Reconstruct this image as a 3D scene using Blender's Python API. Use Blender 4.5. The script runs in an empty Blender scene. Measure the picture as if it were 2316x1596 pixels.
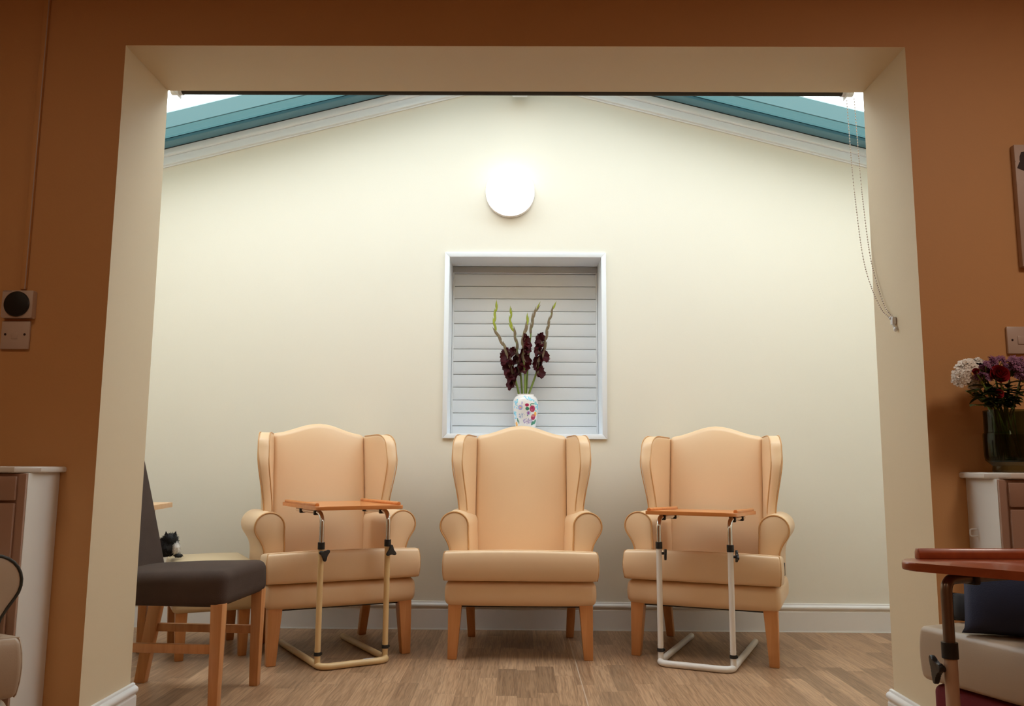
import bpy, bmesh, math, random
from mathutils import Vector, Matrix, noise

random.seed(7)
PI = math.pi
sc = bpy.context.scene
col = sc.collection
R = math.radians

# ------------------------------------------------------------------ camera
EYE = 0.87
F_PX, PITCH, YAW, ROLL = 1902.2, 0.1333, 0.008, 0.0062


def cam_axes():
    cy, sy = math.cos(YAW), math.sin(YAW)
    cp, sp = math.cos(PITCH), math.sin(PITCH)
    r0 = Vector((cy, sy, 0))
    fwd = Vector((-sy * cp, cy * cp, sp))
    up0 = Vector((sy * sp, -cy * sp, cp))
    d0 = -up0
    c, s = math.cos(ROLL), math.sin(ROLL)
    right = r0 * c - d0 * s
    down = r0 * s + d0 * c
    return right, -down, fwd


AX_R, AX_U, AX_F = cam_axes()


def at(px, py, Y):
    """point of the photo lying in the vertical plane y = Y"""
    d = AX_R * ((px - 1158) / F_PX) + AX_U * (-(py - 798) / F_PX) + AX_F
    return Vector((0, 0, EYE)) + d * (Y / d.y)


cd = bpy.data.cameras.new('camera')
cam = bpy.data.objects.new('camera', cd)
col.objects.link(cam)
m = Matrix((AX_R, AX_U, -AX_F)).transposed().to_4x4()
m.translation = Vector((0, 0, EYE))
cam.matrix_world = m
cd.sensor_fit = 'HORIZONTAL'
cd.sensor_width = 36
cd.lens = F_PX / 2316 * 36
cd.clip_start = 0.02
sc.camera = cam

# ------------------------------------------------------------------ materials
def nmat(name):
    mt = bpy.data.materials.new(name)
    mt.use_nodes = True
    nt = mt.node_tree
    return mt, nt, nt.nodes['Principled BSDF']


def coords(nt, scale=(1, 1, 1)):
    tc = nt.nodes.new('ShaderNodeTexCoord')
    mp = nt.nodes.new('ShaderNodeMapping')
    mp.inputs['Scale'].default_value = scale
    nt.links.new(tc.outputs['Object'], mp.inputs['Vector'])
    return mp.outputs['Vector']


def mat(name, c, rough=0.5, metal=0.0, var=0.06, nscale=6.0, bump=0.0, bscale=60.0, stretch=(1, 1, 1),
        coat=0.0, sheen=0.0, spec=0.5):
    """plain material with a little procedural mottling and bump"""
    mt, nt, b = nmat(name)
    b.inputs['Roughness'].default_value = rough
    b.inputs['Metallic'].default_value = metal
    b.inputs['Specular IOR Level'].default_value = spec
    if coat:
        b.inputs['Coat Weight'].default_value = coat
        b.inputs['Coat Roughness'].default_value = 0.15
    if sheen:
        b.inputs['Sheen Weight'].default_value = sheen
        b.inputs['Sheen Roughness'].default_value = 0.5
    vec = coords(nt, stretch)
    n = nt.nodes.new('ShaderNodeTexNoise')
    n.inputs['Scale'].default_value = nscale
    n.inputs['Detail'].default_value = 4
    nt.links.new(vec, n.inputs['Vector'])
    rp = nt.nodes.new('ShaderNodeMix')
    rp.data_type = 'RGBA'
    rp.inputs['A'].default_value = (*[v * (1 - var) for v in c], 1)
    rp.inputs['B'].default_value = (*[min(1, v * (1 + var)) for v in c], 1)
    nt.links.new(n.outputs['Fac'], rp.inputs['Factor'])
    nt.links.new(rp.outputs['Result'], b.inputs['Base Color'])
    if bump:
        n2 = nt.nodes.new('ShaderNodeTexNoise')
        n2.inputs['Scale'].default_value = bscale
        n2.inputs['Detail'].default_value = 3
        nt.links.new(vec, n2.inputs['Vector'])
        bp = nt.nodes.new('ShaderNodeBump')
        bp.inputs['Strength'].default_value = bump
        bp.inputs['Distance'].default_value = 0.004
        nt.links.new(n2.outputs['Fac'], bp.inputs['Height'])
        nt.links.new(bp.outputs['Normal'], b.inputs['Normal'])
    return mt


def wood(name, c1, c2, stretch=(28, 28, 2.2), rough=0.42, coat=0.1):
    mt, nt, b = nmat(name)
    b.inputs['Roughness'].default_value = rough
    b.inputs['Coat Weight'].default_value = coat
    vec = coords(nt, stretch)
    n = nt.nodes.new('ShaderNodeTexNoise')
    n.inputs['Scale'].default_value = 1.6
    n.inputs['Detail'].default_value = 6
    n.inputs['Distortion'].default_value = 0.6
    nt.links.new(vec, n.inputs['Vector'])
    rp = nt.nodes.new('ShaderNodeValToRGB')
    rp.color_ramp.elements[0].position = 0.3
    rp.color_ramp.elements[0].color = (*c1, 1)
    rp.color_ramp.elements[1].position = 0.7
    rp.color_ramp.elements[1].color = (*c2, 1)
    nt.links.new(n.outputs['Fac'], rp.inputs['Fac'])
    nt.links.new(rp.outputs['Color'], b.inputs['Base Color'])
    return mt


def glass(name, tint, gloss=0.08, rough=0.02):
    """thin pane: tinted see-through with a mirror part"""
    mt, nt, b = nmat(name)
    nt.nodes.remove(b)
    out = nt.nodes['Material Output']
    tr = nt.nodes.new('ShaderNodeBsdfTransparent')
    tr.inputs['Color'].default_value = (*[math.sqrt(v) for v in tint], 1)      # a pane has two faces
    gl = nt.nodes.new('ShaderNodeBsdfGlossy')
    gl.inputs['Roughness'].default_value = rough
    lw = nt.nodes.new('ShaderNodeLayerWeight')
    lw.inputs['Blend'].default_value = 0.5
    pw = nt.nodes.new('ShaderNodeMath')
    pw.operation = 'POWER'
    pw.inputs[1].default_value = 5
    ml = nt.nodes.new('ShaderNodeMath')
    ml.operation = 'MULTIPLY_ADD'
    ml.inputs[1].default_value = 0.6
    ml.inputs[2].default_value = gloss * 0.4
    mx = nt.nodes.new('ShaderNodeMixShader')
    nt.links.new(lw.outputs['Facing'], pw.inputs[0])
    nt.links.new(pw.outputs[0], ml.inputs[0])
    nt.links.new(ml.outputs[0], mx.inputs['Fac'])
    nt.links.new(tr.outputs['BSDF'], mx.inputs[1])
    nt.links.new(gl.outputs['BSDF'], mx.inputs[2])
    nt.links.new(mx.outputs['Shader'], out.inputs['Surface'])
    return mt


def emit(name, c, s):
    mt, nt, b = nmat(name)
    b.inputs['Base Color'].default_value = (0.9, 0.9, 0.9, 1)
    b.inputs['Emission Color'].default_value = (*c, 1)
    b.inputs['Emission Strength'].default_value = s
    return mt


def floor_mat():
    mt, nt, b = nmat('oak strip vinyl')
    N, L = nt.nodes.new, nt.links.new

    def math_n(op, a, bb=None):
        n = N('ShaderNodeMath')
        n.operation = op
        for i, v in enumerate((a, bb)):
            if v is None:
                continue
            if isinstance(v, (int, float)):
                n.inputs[i].default_value = v
            else:
                L(v, n.inputs[i])
        return n.outputs[0]
    tc = N('ShaderNodeTexCoord')
    sp = N('ShaderNodeSeparateXYZ')
    L(tc.outputs['Object'], sp.inputs[0])
    x, y = sp.outputs[0], sp.outputs[1]
    W, LEN = 0.079, 0.43
    cx = math_n('DIVIDE', x, W)
    ci = math_n('FLOOR', cx)
    wn = N('ShaderNodeTexWhiteNoise')
    wn.noise_dimensions = '1D'
    L(ci, wn.inputs['W'])
    ry = math_n('ADD', math_n('DIVIDE', y, LEN), math_n('MULTIPLY', wn.outputs['Value'], 7.3))
    ri = math_n('FLOOR', ry)
    cb = N('ShaderNodeCombineXYZ')
    L(ci, cb.inputs[0])
    L(ri, cb.inputs[1])
    wn2 = N('ShaderNodeTexWhiteNoise')
    wn2.noise_dimensions = '2D'
    L(cb.outputs[0], wn2.inputs['Vector'])
    ramp = N('ShaderNodeValToRGB')
    e = ramp.color_ramp.elements
    e[0].color = (0.285, 0.168, 0.094, 1)
    e[1].color = (0.50, 0.31, 0.182, 1)
    e.new(0.5).color = (0.385, 0.23, 0.131, 1)
    L(wn2.outputs['Value'], ramp.inputs['Fac'])
    # grain
    mp = N('ShaderNodeCombineXYZ')
    L(math_n('ADD', math_n('MULTIPLY', x, 105), math_n('MULTIPLY', wn2.outputs['Value'], 50)), mp.inputs[0])
    L(math_n('MULTIPLY', y, 4.2), mp.inputs[1])
    L(math_n('MULTIPLY', wn2.outputs['Value'], 90), mp.inputs[2])
    n = N('ShaderNodeTexNoise')
    n.inputs['Scale'].default_value = 1.0
    n.inputs['Detail'].default_value = 6
    n.inputs['Distortion'].default_value = 1.4
    L(mp.outputs[0], n.inputs['Vector'])
    gr = N('ShaderNodeValToRGB')
    gr.color_ramp.elements[0].position = 0.35
    gr.color_ramp.elements[0].color = (0.66, 0.61, 0.57, 1)
    gr.color_ramp.elements[1].position = 0.62
    gr.color_ramp.elements[1].color = (1.08, 1.06, 1.04, 1)
    L(n.outputs['Fac'], gr.inputs['Fac'])
    mul = N('ShaderNodeMix')
    mul.data_type = 'RGBA'
    mul.blend_type = 'MULTIPLY'
    mul.inputs['Factor'].default_value = 1
    L(ramp.outputs['Color'], mul.inputs['A'])
    L(gr.outputs['Color'], mul.inputs['B'])
    # joints between strips
    fx = math_n('ABSOLUTE', math_n('SUBTRACT', math_n('FRACT', cx), 0.5))
    fy = math_n('ABSOLUTE', math_n('SUBTRACT', math_n('FRACT', ry), 0.5))
    j = math_n('MAXIMUM', math_n('GREATER_THAN', fx, 0.489), math_n('GREATER_THAN', fy, 0.4975))
    jm = N('ShaderNodeMix')
    jm.data_type = 'RGBA'
    L(math_n('MULTIPLY', j, 0.42), jm.inputs['Factor'])
    L(mul.outputs['Result'], jm.inputs['A'])
    jm.inputs['B'].default_value = (0.10, 0.058, 0.034, 1)
    # weld seam between the two vinyl sheets
    sm = math_n('LESS_THAN', math_n('ABSOLUTE', math_n('SUBTRACT', x, 0.262)), 0.0022)
    wm = N('ShaderNodeMix')
    wm.data_type = 'RGBA'
    L(math_n('MULTIPLY', sm, 0.8), wm.inputs['Factor'])
    L(jm.outputs['Result'], wm.inputs['A'])
    wm.inputs['B'].default_value = (0.55, 0.42, 0.32, 1)
    L(wm.outputs['Result'], b.inputs['Base Color'])
    b.inputs['Roughness'].default_value = 0.42
    bp = N('ShaderNodeBump')
    bp.inputs['Strength'].default_value = 0.08
    L(n.outputs['Fac'], bp.inputs['Height'])
    L(bp.outputs['Normal'], b.inputs['Normal'])
    return mt


def attr_mat(name, rough=0.25):
    mt, nt, b = nmat(name)
    a = nt.nodes.new('ShaderNodeAttribute')
    a.attribute_name = 'paint'
    nt.links.new(a.outputs['Color'], b.inputs['Base Color'])
    b.inputs['Roughness'].default_value = rough
    b.inputs['Coat Weight'].default_value = 0.4
    return mt


M = dict(
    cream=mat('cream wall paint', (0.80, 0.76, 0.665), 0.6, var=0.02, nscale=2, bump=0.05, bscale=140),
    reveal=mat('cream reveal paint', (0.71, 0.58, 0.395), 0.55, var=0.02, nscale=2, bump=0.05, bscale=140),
    dimwall=mat('wall paint with dim warm light', (0.58, 0.30, 0.115), 0.62, var=0.03, nscale=2.5, bump=0.06, bscale=140),  # dim warm light is put into this wall colour
    ceil=mat('white ceiling paint', (0.8, 0.76, 0.7), 0.7, var=0.02),
    gloss=mat('white gloss paint', (0.80, 0.78, 0.76), 0.3, var=0.015),
    upvc=mat('white plastic trim', (0.84, 0.875, 0.93), 0.3, var=0.01),
    shutter=mat('white shutter slats', (0.74, 0.75, 0.76), 0.38, var=0.01),
    shutbox=mat('grey shutter rail', (0.42, 0.40, 0.37), 0.45),
    barblue=mat('blue grey painted glazing bar', (0.10, 0.25, 0.34), 0.4, var=0.08),
    black=mat('black rubber', (0.012, 0.012, 0.013), 0.5),
    blackp=mat('black plastic', (0.014, 0.014, 0.015), 0.4),
    leather=mat('tan cream leather', (0.80, 0.55, 0.335), 0.36, var=0.03, nscale=4, bump=0.05, bscale=320),
    piping=mat('tan leather piping', (0.60, 0.32, 0.13), 0.4, var=0.03),
    cleather=mat('pale cream leather', (0.52, 0.41, 0.30), 0.34, var=0.03, nscale=4, bump=0.05, bscale=320),
    stoolleather=mat('beige leather', (0.62, 0.47, 0.28), 0.36, var=0.03, nscale=4, bump=0.05, bscale=320),
    dpiping=mat('dark green piping', (0.03, 0.035, 0.03), 0.4),
    legwood=wood('orange beech legs', (0.56, 0.235, 0.08), (0.66, 0.30, 0.115)),
    beech=wood('beech frame', (0.52, 0.215, 0.075), (0.63, 0.29, 0.115)),
    traywood=wood('cherry tray laminate', (0.60, 0.20, 0.05), (0.70, 0.27, 0.08), stretch=(2.5, 30, 30), rough=0.3, coat=0.3),
    darktray=wood('mahogany tray laminate', (0.30, 0.065, 0.022), (0.38, 0.09, 0.03), stretch=(2.5, 30, 30), rough=0.3, coat=0.3),
    paletop=wood('pale wood table top', (0.68, 0.40, 0.20), (0.75, 0.47, 0.26), stretch=(2.5, 30, 30)),
    brown=mat('dark brown chenille', (0.068, 0.043, 0.033), 0.9, var=0.30, nscale=9, bump=0.35, bscale=420, sheen=0.03, spec=0.2),
    chrome=mat('chrome', (0.75, 0.75, 0.76), 0.12, metal=1.0, var=0.01),
    darkchrome=mat('chrome with painted reflections', (0.22, 0.17, 0.14), 0.3, metal=0.85, var=0.05),  # chrome whose dark reflections are put into the base colour
    beigepaint=mat('beige enamel', (0.72, 0.50, 0.25), 0.35, var=0.05, nscale=14),
    whitepaint=mat('white enamel', (0.78, 0.73, 0.68), 0.32, var=0.03, nscale=14),
    pinkpaint=mat('pinkish cream enamel', (0.60, 0.42, 0.30), 0.35, var=0.03),
    sticker=mat('silver sticker', (0.8, 0.8, 0.82), 0.3),
    cabside=mat('white cabinet paint', (0.74, 0.71, 0.66), 0.4, var=0.02),
    cabshade=mat('white cabinet front with painted shade', (0.36, 0.21, 0.145), 0.45, var=0.03),  # same white cabinet, its unlit fronts have the shade in their colour
    plate=mat('white moulded plastic', (0.52, 0.40, 0.33), 0.35, var=0.02),
    dark=mat('smoked black dial', (0.006, 0.006, 0.006), 0.45),
    screw=mat('dark screw', (0.03, 0.012, 0.01), 0.5, metal=0.3),
    paleplate=mat('pale board', (0.45, 0.32, 0.25), 0.5, var=0.03),
    navy=mat('navy cloth', (0.022, 0.032, 0.075), 0.85, var=0.2, nscale=12, bump=0.2, bscale=300),
    charcoal=mat('black cloth', (0.010, 0.010, 0.013), 0.85, var=0.2),
    crimson=mat('crimson upholstery', (0.17, 0.012, 0.022), 0.8, var=0.15, bump=0.2, bscale=300),
    stem=mat('green stem', (0.17, 0.24, 0.035), 0.5, var=0.25, nscale=20),
    bud=mat('green brown bud sheath', (0.19, 0.135, 0.075), 0.55, var=0.4, nscale=60),
    budtip=mat('lime bud tip', (0.30, 0.34, 0.03), 0.5, var=0.25, nscale=40),
    maroon=mat('maroon petals', (0.052, 0.0018, 0.0045), 0.55, var=0.7, nscale=30, spec=0.2),
    redrose=mat('red rose petals', (0.30, 0.008, 0.012), 0.55, var=0.3, nscale=40),
    whitepetal=mat('white petals', (0.80, 0.74, 0.66), 0.6, var=0.06),
    purplepetal=mat('mauve petals', (0.26, 0.10, 0.19), 0.6, var=0.6, nscale=70),
    yellow=mat('yellow centre', (0.5, 0.38, 0.05), 0.7),
    leaf=mat('dark green leaf', (0.035, 0.06, 0.012), 0.5, var=0.35, nscale=25),
    fur=mat('black fur', (0.012, 0.012, 0.013), 0.75, var=0.3, nscale=60),
    whitefur=mat('white fur', (0.75, 0.72, 0.68), 0.8, var=0.1, nscale=60),
    vase=attr_mat('painted porcelain'),
    bead=mat('steel bead chain', (0.62, 0.52, 0.45), 0.28, metal=0.55),
    clear=mat('clear plastic cleat', (0.8, 0.82, 0.84), 0.12, var=0.05),
    blind=mat('dark rolled blind cloth', (0.028, 0.024, 0.018), 0.7, var=0.2),
    lampglow=emit('lit opal diffuser', (1.0, 0.98, 0.95), 1.5),
    lampbody=mat('white lamp body', (0.80, 0.74, 0.70), 0.4),
    tint_deep=glass('teal tinted glass', (0.030, 0.064, 0.064)),
    tint_mid=glass('pale teal tinted glass', (0.050, 0.088, 0.088)),
    tint_clear=glass('clear roof glazing', (0.90, 0.94, 0.94)),
    vaseglass=glass('green vase glass', (0.22, 0.27, 0.18)),
    water=glass('green vase water', (0.34, 0.38, 0.22)),
    floor=floor_mat(),
)

# ------------------------------------------------------------------ objects
def tag(o, label=None, cat=None, group=None, kind=None):
    if label:
        o['label'] = label
    if cat:
        o['category'] = cat
    if group:
        o['group'] = group
    if kind:
        o['kind'] = kind
    return o


def thing(name, loc=(0, 0, 0), rz=0.0):
    o = bpy.data.objects.new(name, None)
    o.empty_display_size = 0.1
    o.location = loc
    o.rotation_euler = (0, 0, rz)
    col.objects.link(o)
    return o


def obj(name, bm, mts, parent=None, smooth=True, angle=35, sub=0):
    bmesh.ops.recalc_face_normals(bm, faces=bm.faces[:])
    me = bpy.data.meshes.new(name)
    bm.to_mesh(me)
    bm.free()
    if not isinstance(mts, (list, tuple)):
        mts = [mts]
    for x in mts:
        me.materials.append(x)
    if smooth:
        for p in me.polygons:
            p.use_smooth = True
        me.set_sharp_from_angle(angle=R(angle))
    o = bpy.data.objects.new(name, me)
    col.objects.link(o)
    if parent is not None:
        o.parent = parent
    if sub:
        md = o.modifiers.new('subdivision', 'SUBSURF')
        md.levels = md.render_levels = sub
    return o


def struct(name, bm, mts, smooth=False, parent=None):
    o = obj(name, bm, mts, parent, smooth)
    if parent is None:
        o['kind'] = 'structure'
    return o


def copy_tree(o, parent=None):
    c = o.copy()
    col.objects.link(c)
    if parent is not None:
        c.parent = parent
    for ch in list(o.children):
        copy_tree(ch, c)
    return c


# ------------------------------------------------------------------ shapes
def BM():
    return bmesh.new()


def box(bm, x0, x1, y0, y1, z0, z1, bev=0.0, seg=2, mi=0):
    co = [(x, y, z) for x in (x0, x1) for y in (y0, y1) for z in (z0, z1)]
    v = [bm.verts.new(c) for c in co]
    fs = [(0, 1, 3, 2), (4, 6, 7, 5), (0, 4, 5, 1), (2, 3, 7, 6), (0, 2, 6, 4), (1, 5, 7, 3)]
    f = [bm.faces.new([v[i] for i in q]) for q in fs]
    for q in f:
        q.material_index = mi
    if bev:
        e = list({e for q in f for e in q.edges})
        bmesh.ops.bevel(bm, geom=e, offset=bev, segments=seg, profile=0.5, affect='EDGES')
    return v


def taper(bm, b, bs, t, ts, bev=0.004):
    """tapered post: bottom centre b, half sizes bs, top centre t, half sizes ts"""
    v = []
    for c, s in ((b, bs), (t, ts)):
        for sx, sy in ((-1, -1), (1, -1), (1, 1), (-1, 1)):
            v.append(bm.verts.new((c[0] + sx * s[0], c[1] + sy * s[1], c[2])))
    fs = [(3, 2, 1, 0), (4, 5, 6, 7), (0, 1, 5, 4), (1, 2, 6, 5), (2, 3, 7, 6), (3, 0, 4, 7)]
    f = [bm.faces.new([v[i] for i in q]) for q in fs]
    if bev:
        e = list({e for q in f for e in q.edges})
        bmesh.ops.bevel(bm, geom=e, offset=bev, segments=2, profile=0.5, affect='EDGES')


def rbox(bm, hx, hy, hz, r, n=8, warp=None):
    """rounded box around the origin, sent through warp(Vector)->Vector"""
    H = (hx, hy, hz)

    def lst(h):
        c = h - r
        a = [-h, -h + r * 0.35, -h + r * 0.7]
        mid = [-c + 2 * c * i / n for i in range(n + 1)]
        return a + mid + [-q for q in reversed(a)]
    Ls = [lst(h) for h in H]
    core = [h - r for h in H]
    start = len(bm.verts)
    newv = []
    for ax in range(3):
        u, w = (ax + 1) % 3, (ax + 2) % 3
        for sgn in (-1, 1):
            grid = []
            for a in Ls[u]:
                row = []
                for b in Ls[w]:
                    p = [0, 0, 0]
                    p[ax], p[u], p[w] = sgn * H[ax], a, b
                    q = Vector([max(-core[i], min(core[i], p[i])) for i in range(3)])
                    d = Vector(p) - q
                    if d.length > 1e-9:
                        q = q + d.normalized() * r
                    vv = bm.verts.new(q)
                    row.append(vv)
                    newv.append(vv)
                grid.append(row)
            for i in range(len(grid) - 1):
                for j in range(len(grid[0]) - 1):
                    bm.faces.new((grid[i][j], grid[i + 1][j], grid[i + 1][j + 1], grid[i][j + 1]))
    bmesh.ops.remove_doubles(bm, verts=newv, dist=1e-5)
    if warp:
        for v in newv:
            if v.is_valid:
                v.co = warp(v.co.copy())


def tube(bm, pts, r, seg=10, closed=False, caps=True):
    pts = [Vector(p) for p in pts]
    n = len(pts)
    rad = r if isinstance(r, (list, tuple)) else [r] * n
    tg = []
    for i in range(n):
        if closed:
            t = pts[(i + 1) % n] - pts[i - 1]
        else:
            t = pts[min(i + 1, n - 1)] - pts[max(i - 1, 0)]
        tg.append(t.normalized())
    ref = Vector((0, 0, 1)) if abs(tg[0].z) < 0.9 else Vector((1, 0, 0))
    nrm = tg[0].cross(ref).normalized()
    rings = []
    for i in range(n):
        nrm = (nrm - tg[i] * nrm.dot(tg[i])).normalized()
        bi = tg[i].cross(nrm)
        rings.append([bm.verts.new(pts[i] + (nrm * math.cos(2 * PI * k / seg) + bi * math.sin(2 * PI * k / seg)) * rad[i])
                      for k in range(seg)])
    for i in range(n if closed else n - 1):
        a, b = rings[i], rings[(i + 1) % n]
        for k in range(seg):
            bm.faces.new((a[k], a[(k + 1) % seg], b[(k + 1) % seg], b[k]))
    if caps and not closed:
        bm.faces.new(rings[0][::-1])
        bm.faces.new(rings[-1])


def fillet(pts, r, n=6):
    """round the corners of a polyline"""
    pts = [Vector(p) for p in pts]
    out = [pts[0]]
    for i in range(1, len(pts) - 1):
        a, b, c = pts[i - 1], pts[i], pts[i + 1]
        d1, d2 = (a - b), (c - b)
        rr = min(r, d1.length * 0.49, d2.length * 0.49)
        p, q = b + d1.normalized() * rr, b + d2.normalized() * rr
        for k in range(n + 1):
            t = k / n
            out.append((p * (1 - t) + b * t) * (1 - t) + (b * (1 - t) + q * t) * t)
    out.append(pts[-1])
    return out


def spline(pts, n=8):
    pts = [Vector(p) for p in pts]
    P = [pts[0] * 2 - pts[1]] + pts + [pts[-1] * 2 - pts[-2]]
    out = []
    for i in range(1, len(P) - 2):
        a, b, c, d = P[i - 1], P[i], P[i + 1], P[i + 2]
        for k in range(n):
            t = k / n
            out.append(0.5 * ((2 * b) + (c - a) * t + (2 * a - 5 * b + 4 * c - d) * t * t + (3 * b - a - 3 * c + d) * t ** 3))
    out.append(pts[-1])
    return out


def prism(bm, poly, z0, z1, f=lambda x, y, z: (x, y, z), bev=0.0, mi=0, seg=2):
    a = [bm.verts.new(f(x, y, z0)) for x, y in poly]
    b = [bm.verts.new(f(x, y, z1)) for x, y in poly]
    n = len(poly)
    fs = [bm.faces.new(a[::-1]), bm.faces.new(b)]
    sides = [bm.faces.new((a[i], a[(i + 1) % n], b[(i + 1) % n], b[i])) for i in range(n)]
    for q in fs + sides:
        q.material_index = mi
    if bev:
        e = list({e for q in fs for e in q.edges})
        bmesh.ops.bevel(bm, geom=e, offset=bev, segments=seg, profile=0.5, affect='EDGES')


def lathe(bm, prof, seg=32, c=(0, 0, 0), mi=0):
    """profile of (radius, z)"""
    rings = []
    for r, z in prof:
        if r < 1e-6:
            rings.append([bm.verts.new((c[0], c[1], c[2] + z))])
        else:
            rings.append([bm.verts.new((c[0] + r * math.cos(2 * PI * k / seg), c[1] + r * math.sin(2 * PI * k / seg), c[2] + z))
                          for k in range(seg)])
    for a, b in zip(rings, rings[1:]):
        for k in range(seg):
            k2 = (k + 1) % seg
            if len(a) == 1 and len(b) == 1:
                continue
            if len(a) == 1:
                q = (a[0], b[k2], b[k])
            elif len(b) == 1:
                q = (a[k], a[k2], b[0])
            else:
                q = (a[k], a[k2], b[k2], b[k])
            bm.faces.new(q).material_index = mi


def turn(bm, mtx):
    bmesh.ops.transform(bm, matrix=mtx, verts=bm.verts[:])
    return bm


def blob(bm, c, r, n=2, jit=0.0, seed=0):
    res = bmesh.ops.create_icosphere(bm, subdivisions=n, radius=1)
    for v in res['verts']:
        d = v.co.normalized()
        k = 1 + jit * noise.noise(d * 2.3 + Vector((seed, seed * 1.7, 0)))
        v.co = Vector((c[0] + d.x * r[0] * k, c[1] + d.y * r[1] * k, c[2] + d.z * r[2] * k))


def rounded_poly(poly, r, n=5):
    P = [Vector((p[0], p[1], 0)) for p in poly]
    out = []
    N = len(P)
    rr = r if isinstance(r, (list, tuple)) else [r] * N
    for i in range(N):
        a, b, c = P[i - 1], P[i], P[(i + 1) % N]
        if rr[i] <= 0:
            out.append((b.x, b.y))
            continue
        d1, d2 = (a - b).normalized(), (c - b).normalized()
        p, q = b + d1 * rr[i], b + d2 * rr[i]
        for k in range(n + 1):
            t = k / n
            v = (p * (1 - t) + b * t) * (1 - t) + (b * (1 - t) + q * t) * t
            out.append((v.x, v.y))
    return out


def sstep(t):
    t = max(0.0, min(1.0, t))
    return t * t * (3 - 2 * t)


# ================================================================== THE SETTING
FY, BY, WY = 2.567, 2.90, 4.669            # partition front / back face, gable wall face
XL, XR, HEAD = -1.2817, 1.2412, 2.216      # the wide opening
SIDE = 2.55                                # side walls of the garden room
LX, LZ, LY = 2.9, 2.52, -1.7               # lounge half width, ceiling, rear wall


def roof(x):
    return 3.19 - 0.258 * abs(x)


bm = BM()
box(bm, -3.2, 3.2, LY - 0.1, WY + 0.35, -0.1, 0)
struct('floor', bm, M['floor'])

# partition wall with the opening: lounge face toned for dim warm light, cream reveals and rear face
bm = BM()


def quad(bm, pts, mi=0):
    bm.faces.new([bm.verts.new(p) for p in pts]).material_index = mi


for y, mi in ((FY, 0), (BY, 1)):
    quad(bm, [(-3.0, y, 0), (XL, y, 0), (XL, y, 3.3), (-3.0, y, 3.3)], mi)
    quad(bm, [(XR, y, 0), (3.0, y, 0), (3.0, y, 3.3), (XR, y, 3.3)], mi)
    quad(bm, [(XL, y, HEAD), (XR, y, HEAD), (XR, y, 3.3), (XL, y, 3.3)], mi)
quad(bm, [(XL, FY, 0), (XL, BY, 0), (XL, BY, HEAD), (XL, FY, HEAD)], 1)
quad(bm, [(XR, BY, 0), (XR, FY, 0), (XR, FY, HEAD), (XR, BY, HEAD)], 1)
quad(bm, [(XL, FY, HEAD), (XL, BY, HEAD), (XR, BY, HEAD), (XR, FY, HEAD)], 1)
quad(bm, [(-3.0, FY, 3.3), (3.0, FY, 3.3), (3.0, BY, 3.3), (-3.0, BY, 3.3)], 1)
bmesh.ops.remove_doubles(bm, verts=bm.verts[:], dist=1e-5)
struct('wall_front', bm, [M['dimwall'], M['reveal']])

# gable wall with the hatch
HX0, HX1, HZ0, HZ1, HD = -0.398, 0.470, 1.042, 2.047, 0.265
bm = BM()
S = SIDE + 0.1
y = WY
quad(bm, [(-S, y, 0), (S, y, 0), (S, y, HZ0), (-S, y, HZ0)])
quad(bm, [(-S, y, HZ0), (HX0, y, HZ0), (HX0, y, HZ1), (-S, y, HZ1)])
quad(bm, [(HX1, y, HZ0), (S, y, HZ0), (S, y, HZ1), (HX1, y, HZ1)])
quad(bm, [(-S, y, HZ1), (S, y, HZ1), (S, y, roof(S) + 0.05), (0, y, roof(0) + 0.05), (-S, y, roof(S) + 0.05)])
y = WY + 0.34
quad(bm, [(S, y, 0), (-S, y, 0), (-S, y, roof(S) + 0.05), (0, y, roof(0) + 0.05), (S, y, roof(S) + 0.05)])
struct('wall_back', bm, M['cream'])

# side walls of the garden room
def side_wall(s, name):
    bm = BM()
    x0, x1 = sorted((s * SIDE, s * (SIDE + 0.12)))
    z = roof(SIDE) + 0.03
    box(bm, x0, x1, BY, WY, 0, z)
    struct(name, bm, M['cream'])


side_wall(-1, 'wall_left')
side_wall(1, 'wall_right')

# glazed roof: bars, tinted strips by the gable, clear glazing in front
GB = 4.614


def slope_slab(bm, s, y0, y1, dz0, dz1, xin=0.0, xout=SIDE + 0.1, bev=0.0):
    v = []
    for yy in (y0, y1):
        for x in (xin, xout):
            for dz in (dz0, dz1):
                v.append(bm.verts.new((s * x, yy, roof(x) + dz)))
    fs = [(0, 1, 3, 2), (4, 6, 7, 5), (0, 4, 5, 1), (2, 3, 7, 6), (0, 2, 6, 4), (1, 5, 7, 3)]
    f = [bm.faces.new([v[i] for i in q]) for q in fs]
    if bev:
        e = list({e for q in f for e in q.edges})
        bmesh.ops.bevel(bm, geom=e, offset=bev, segments=2, profile=0.5, affect='EDGES')


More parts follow.
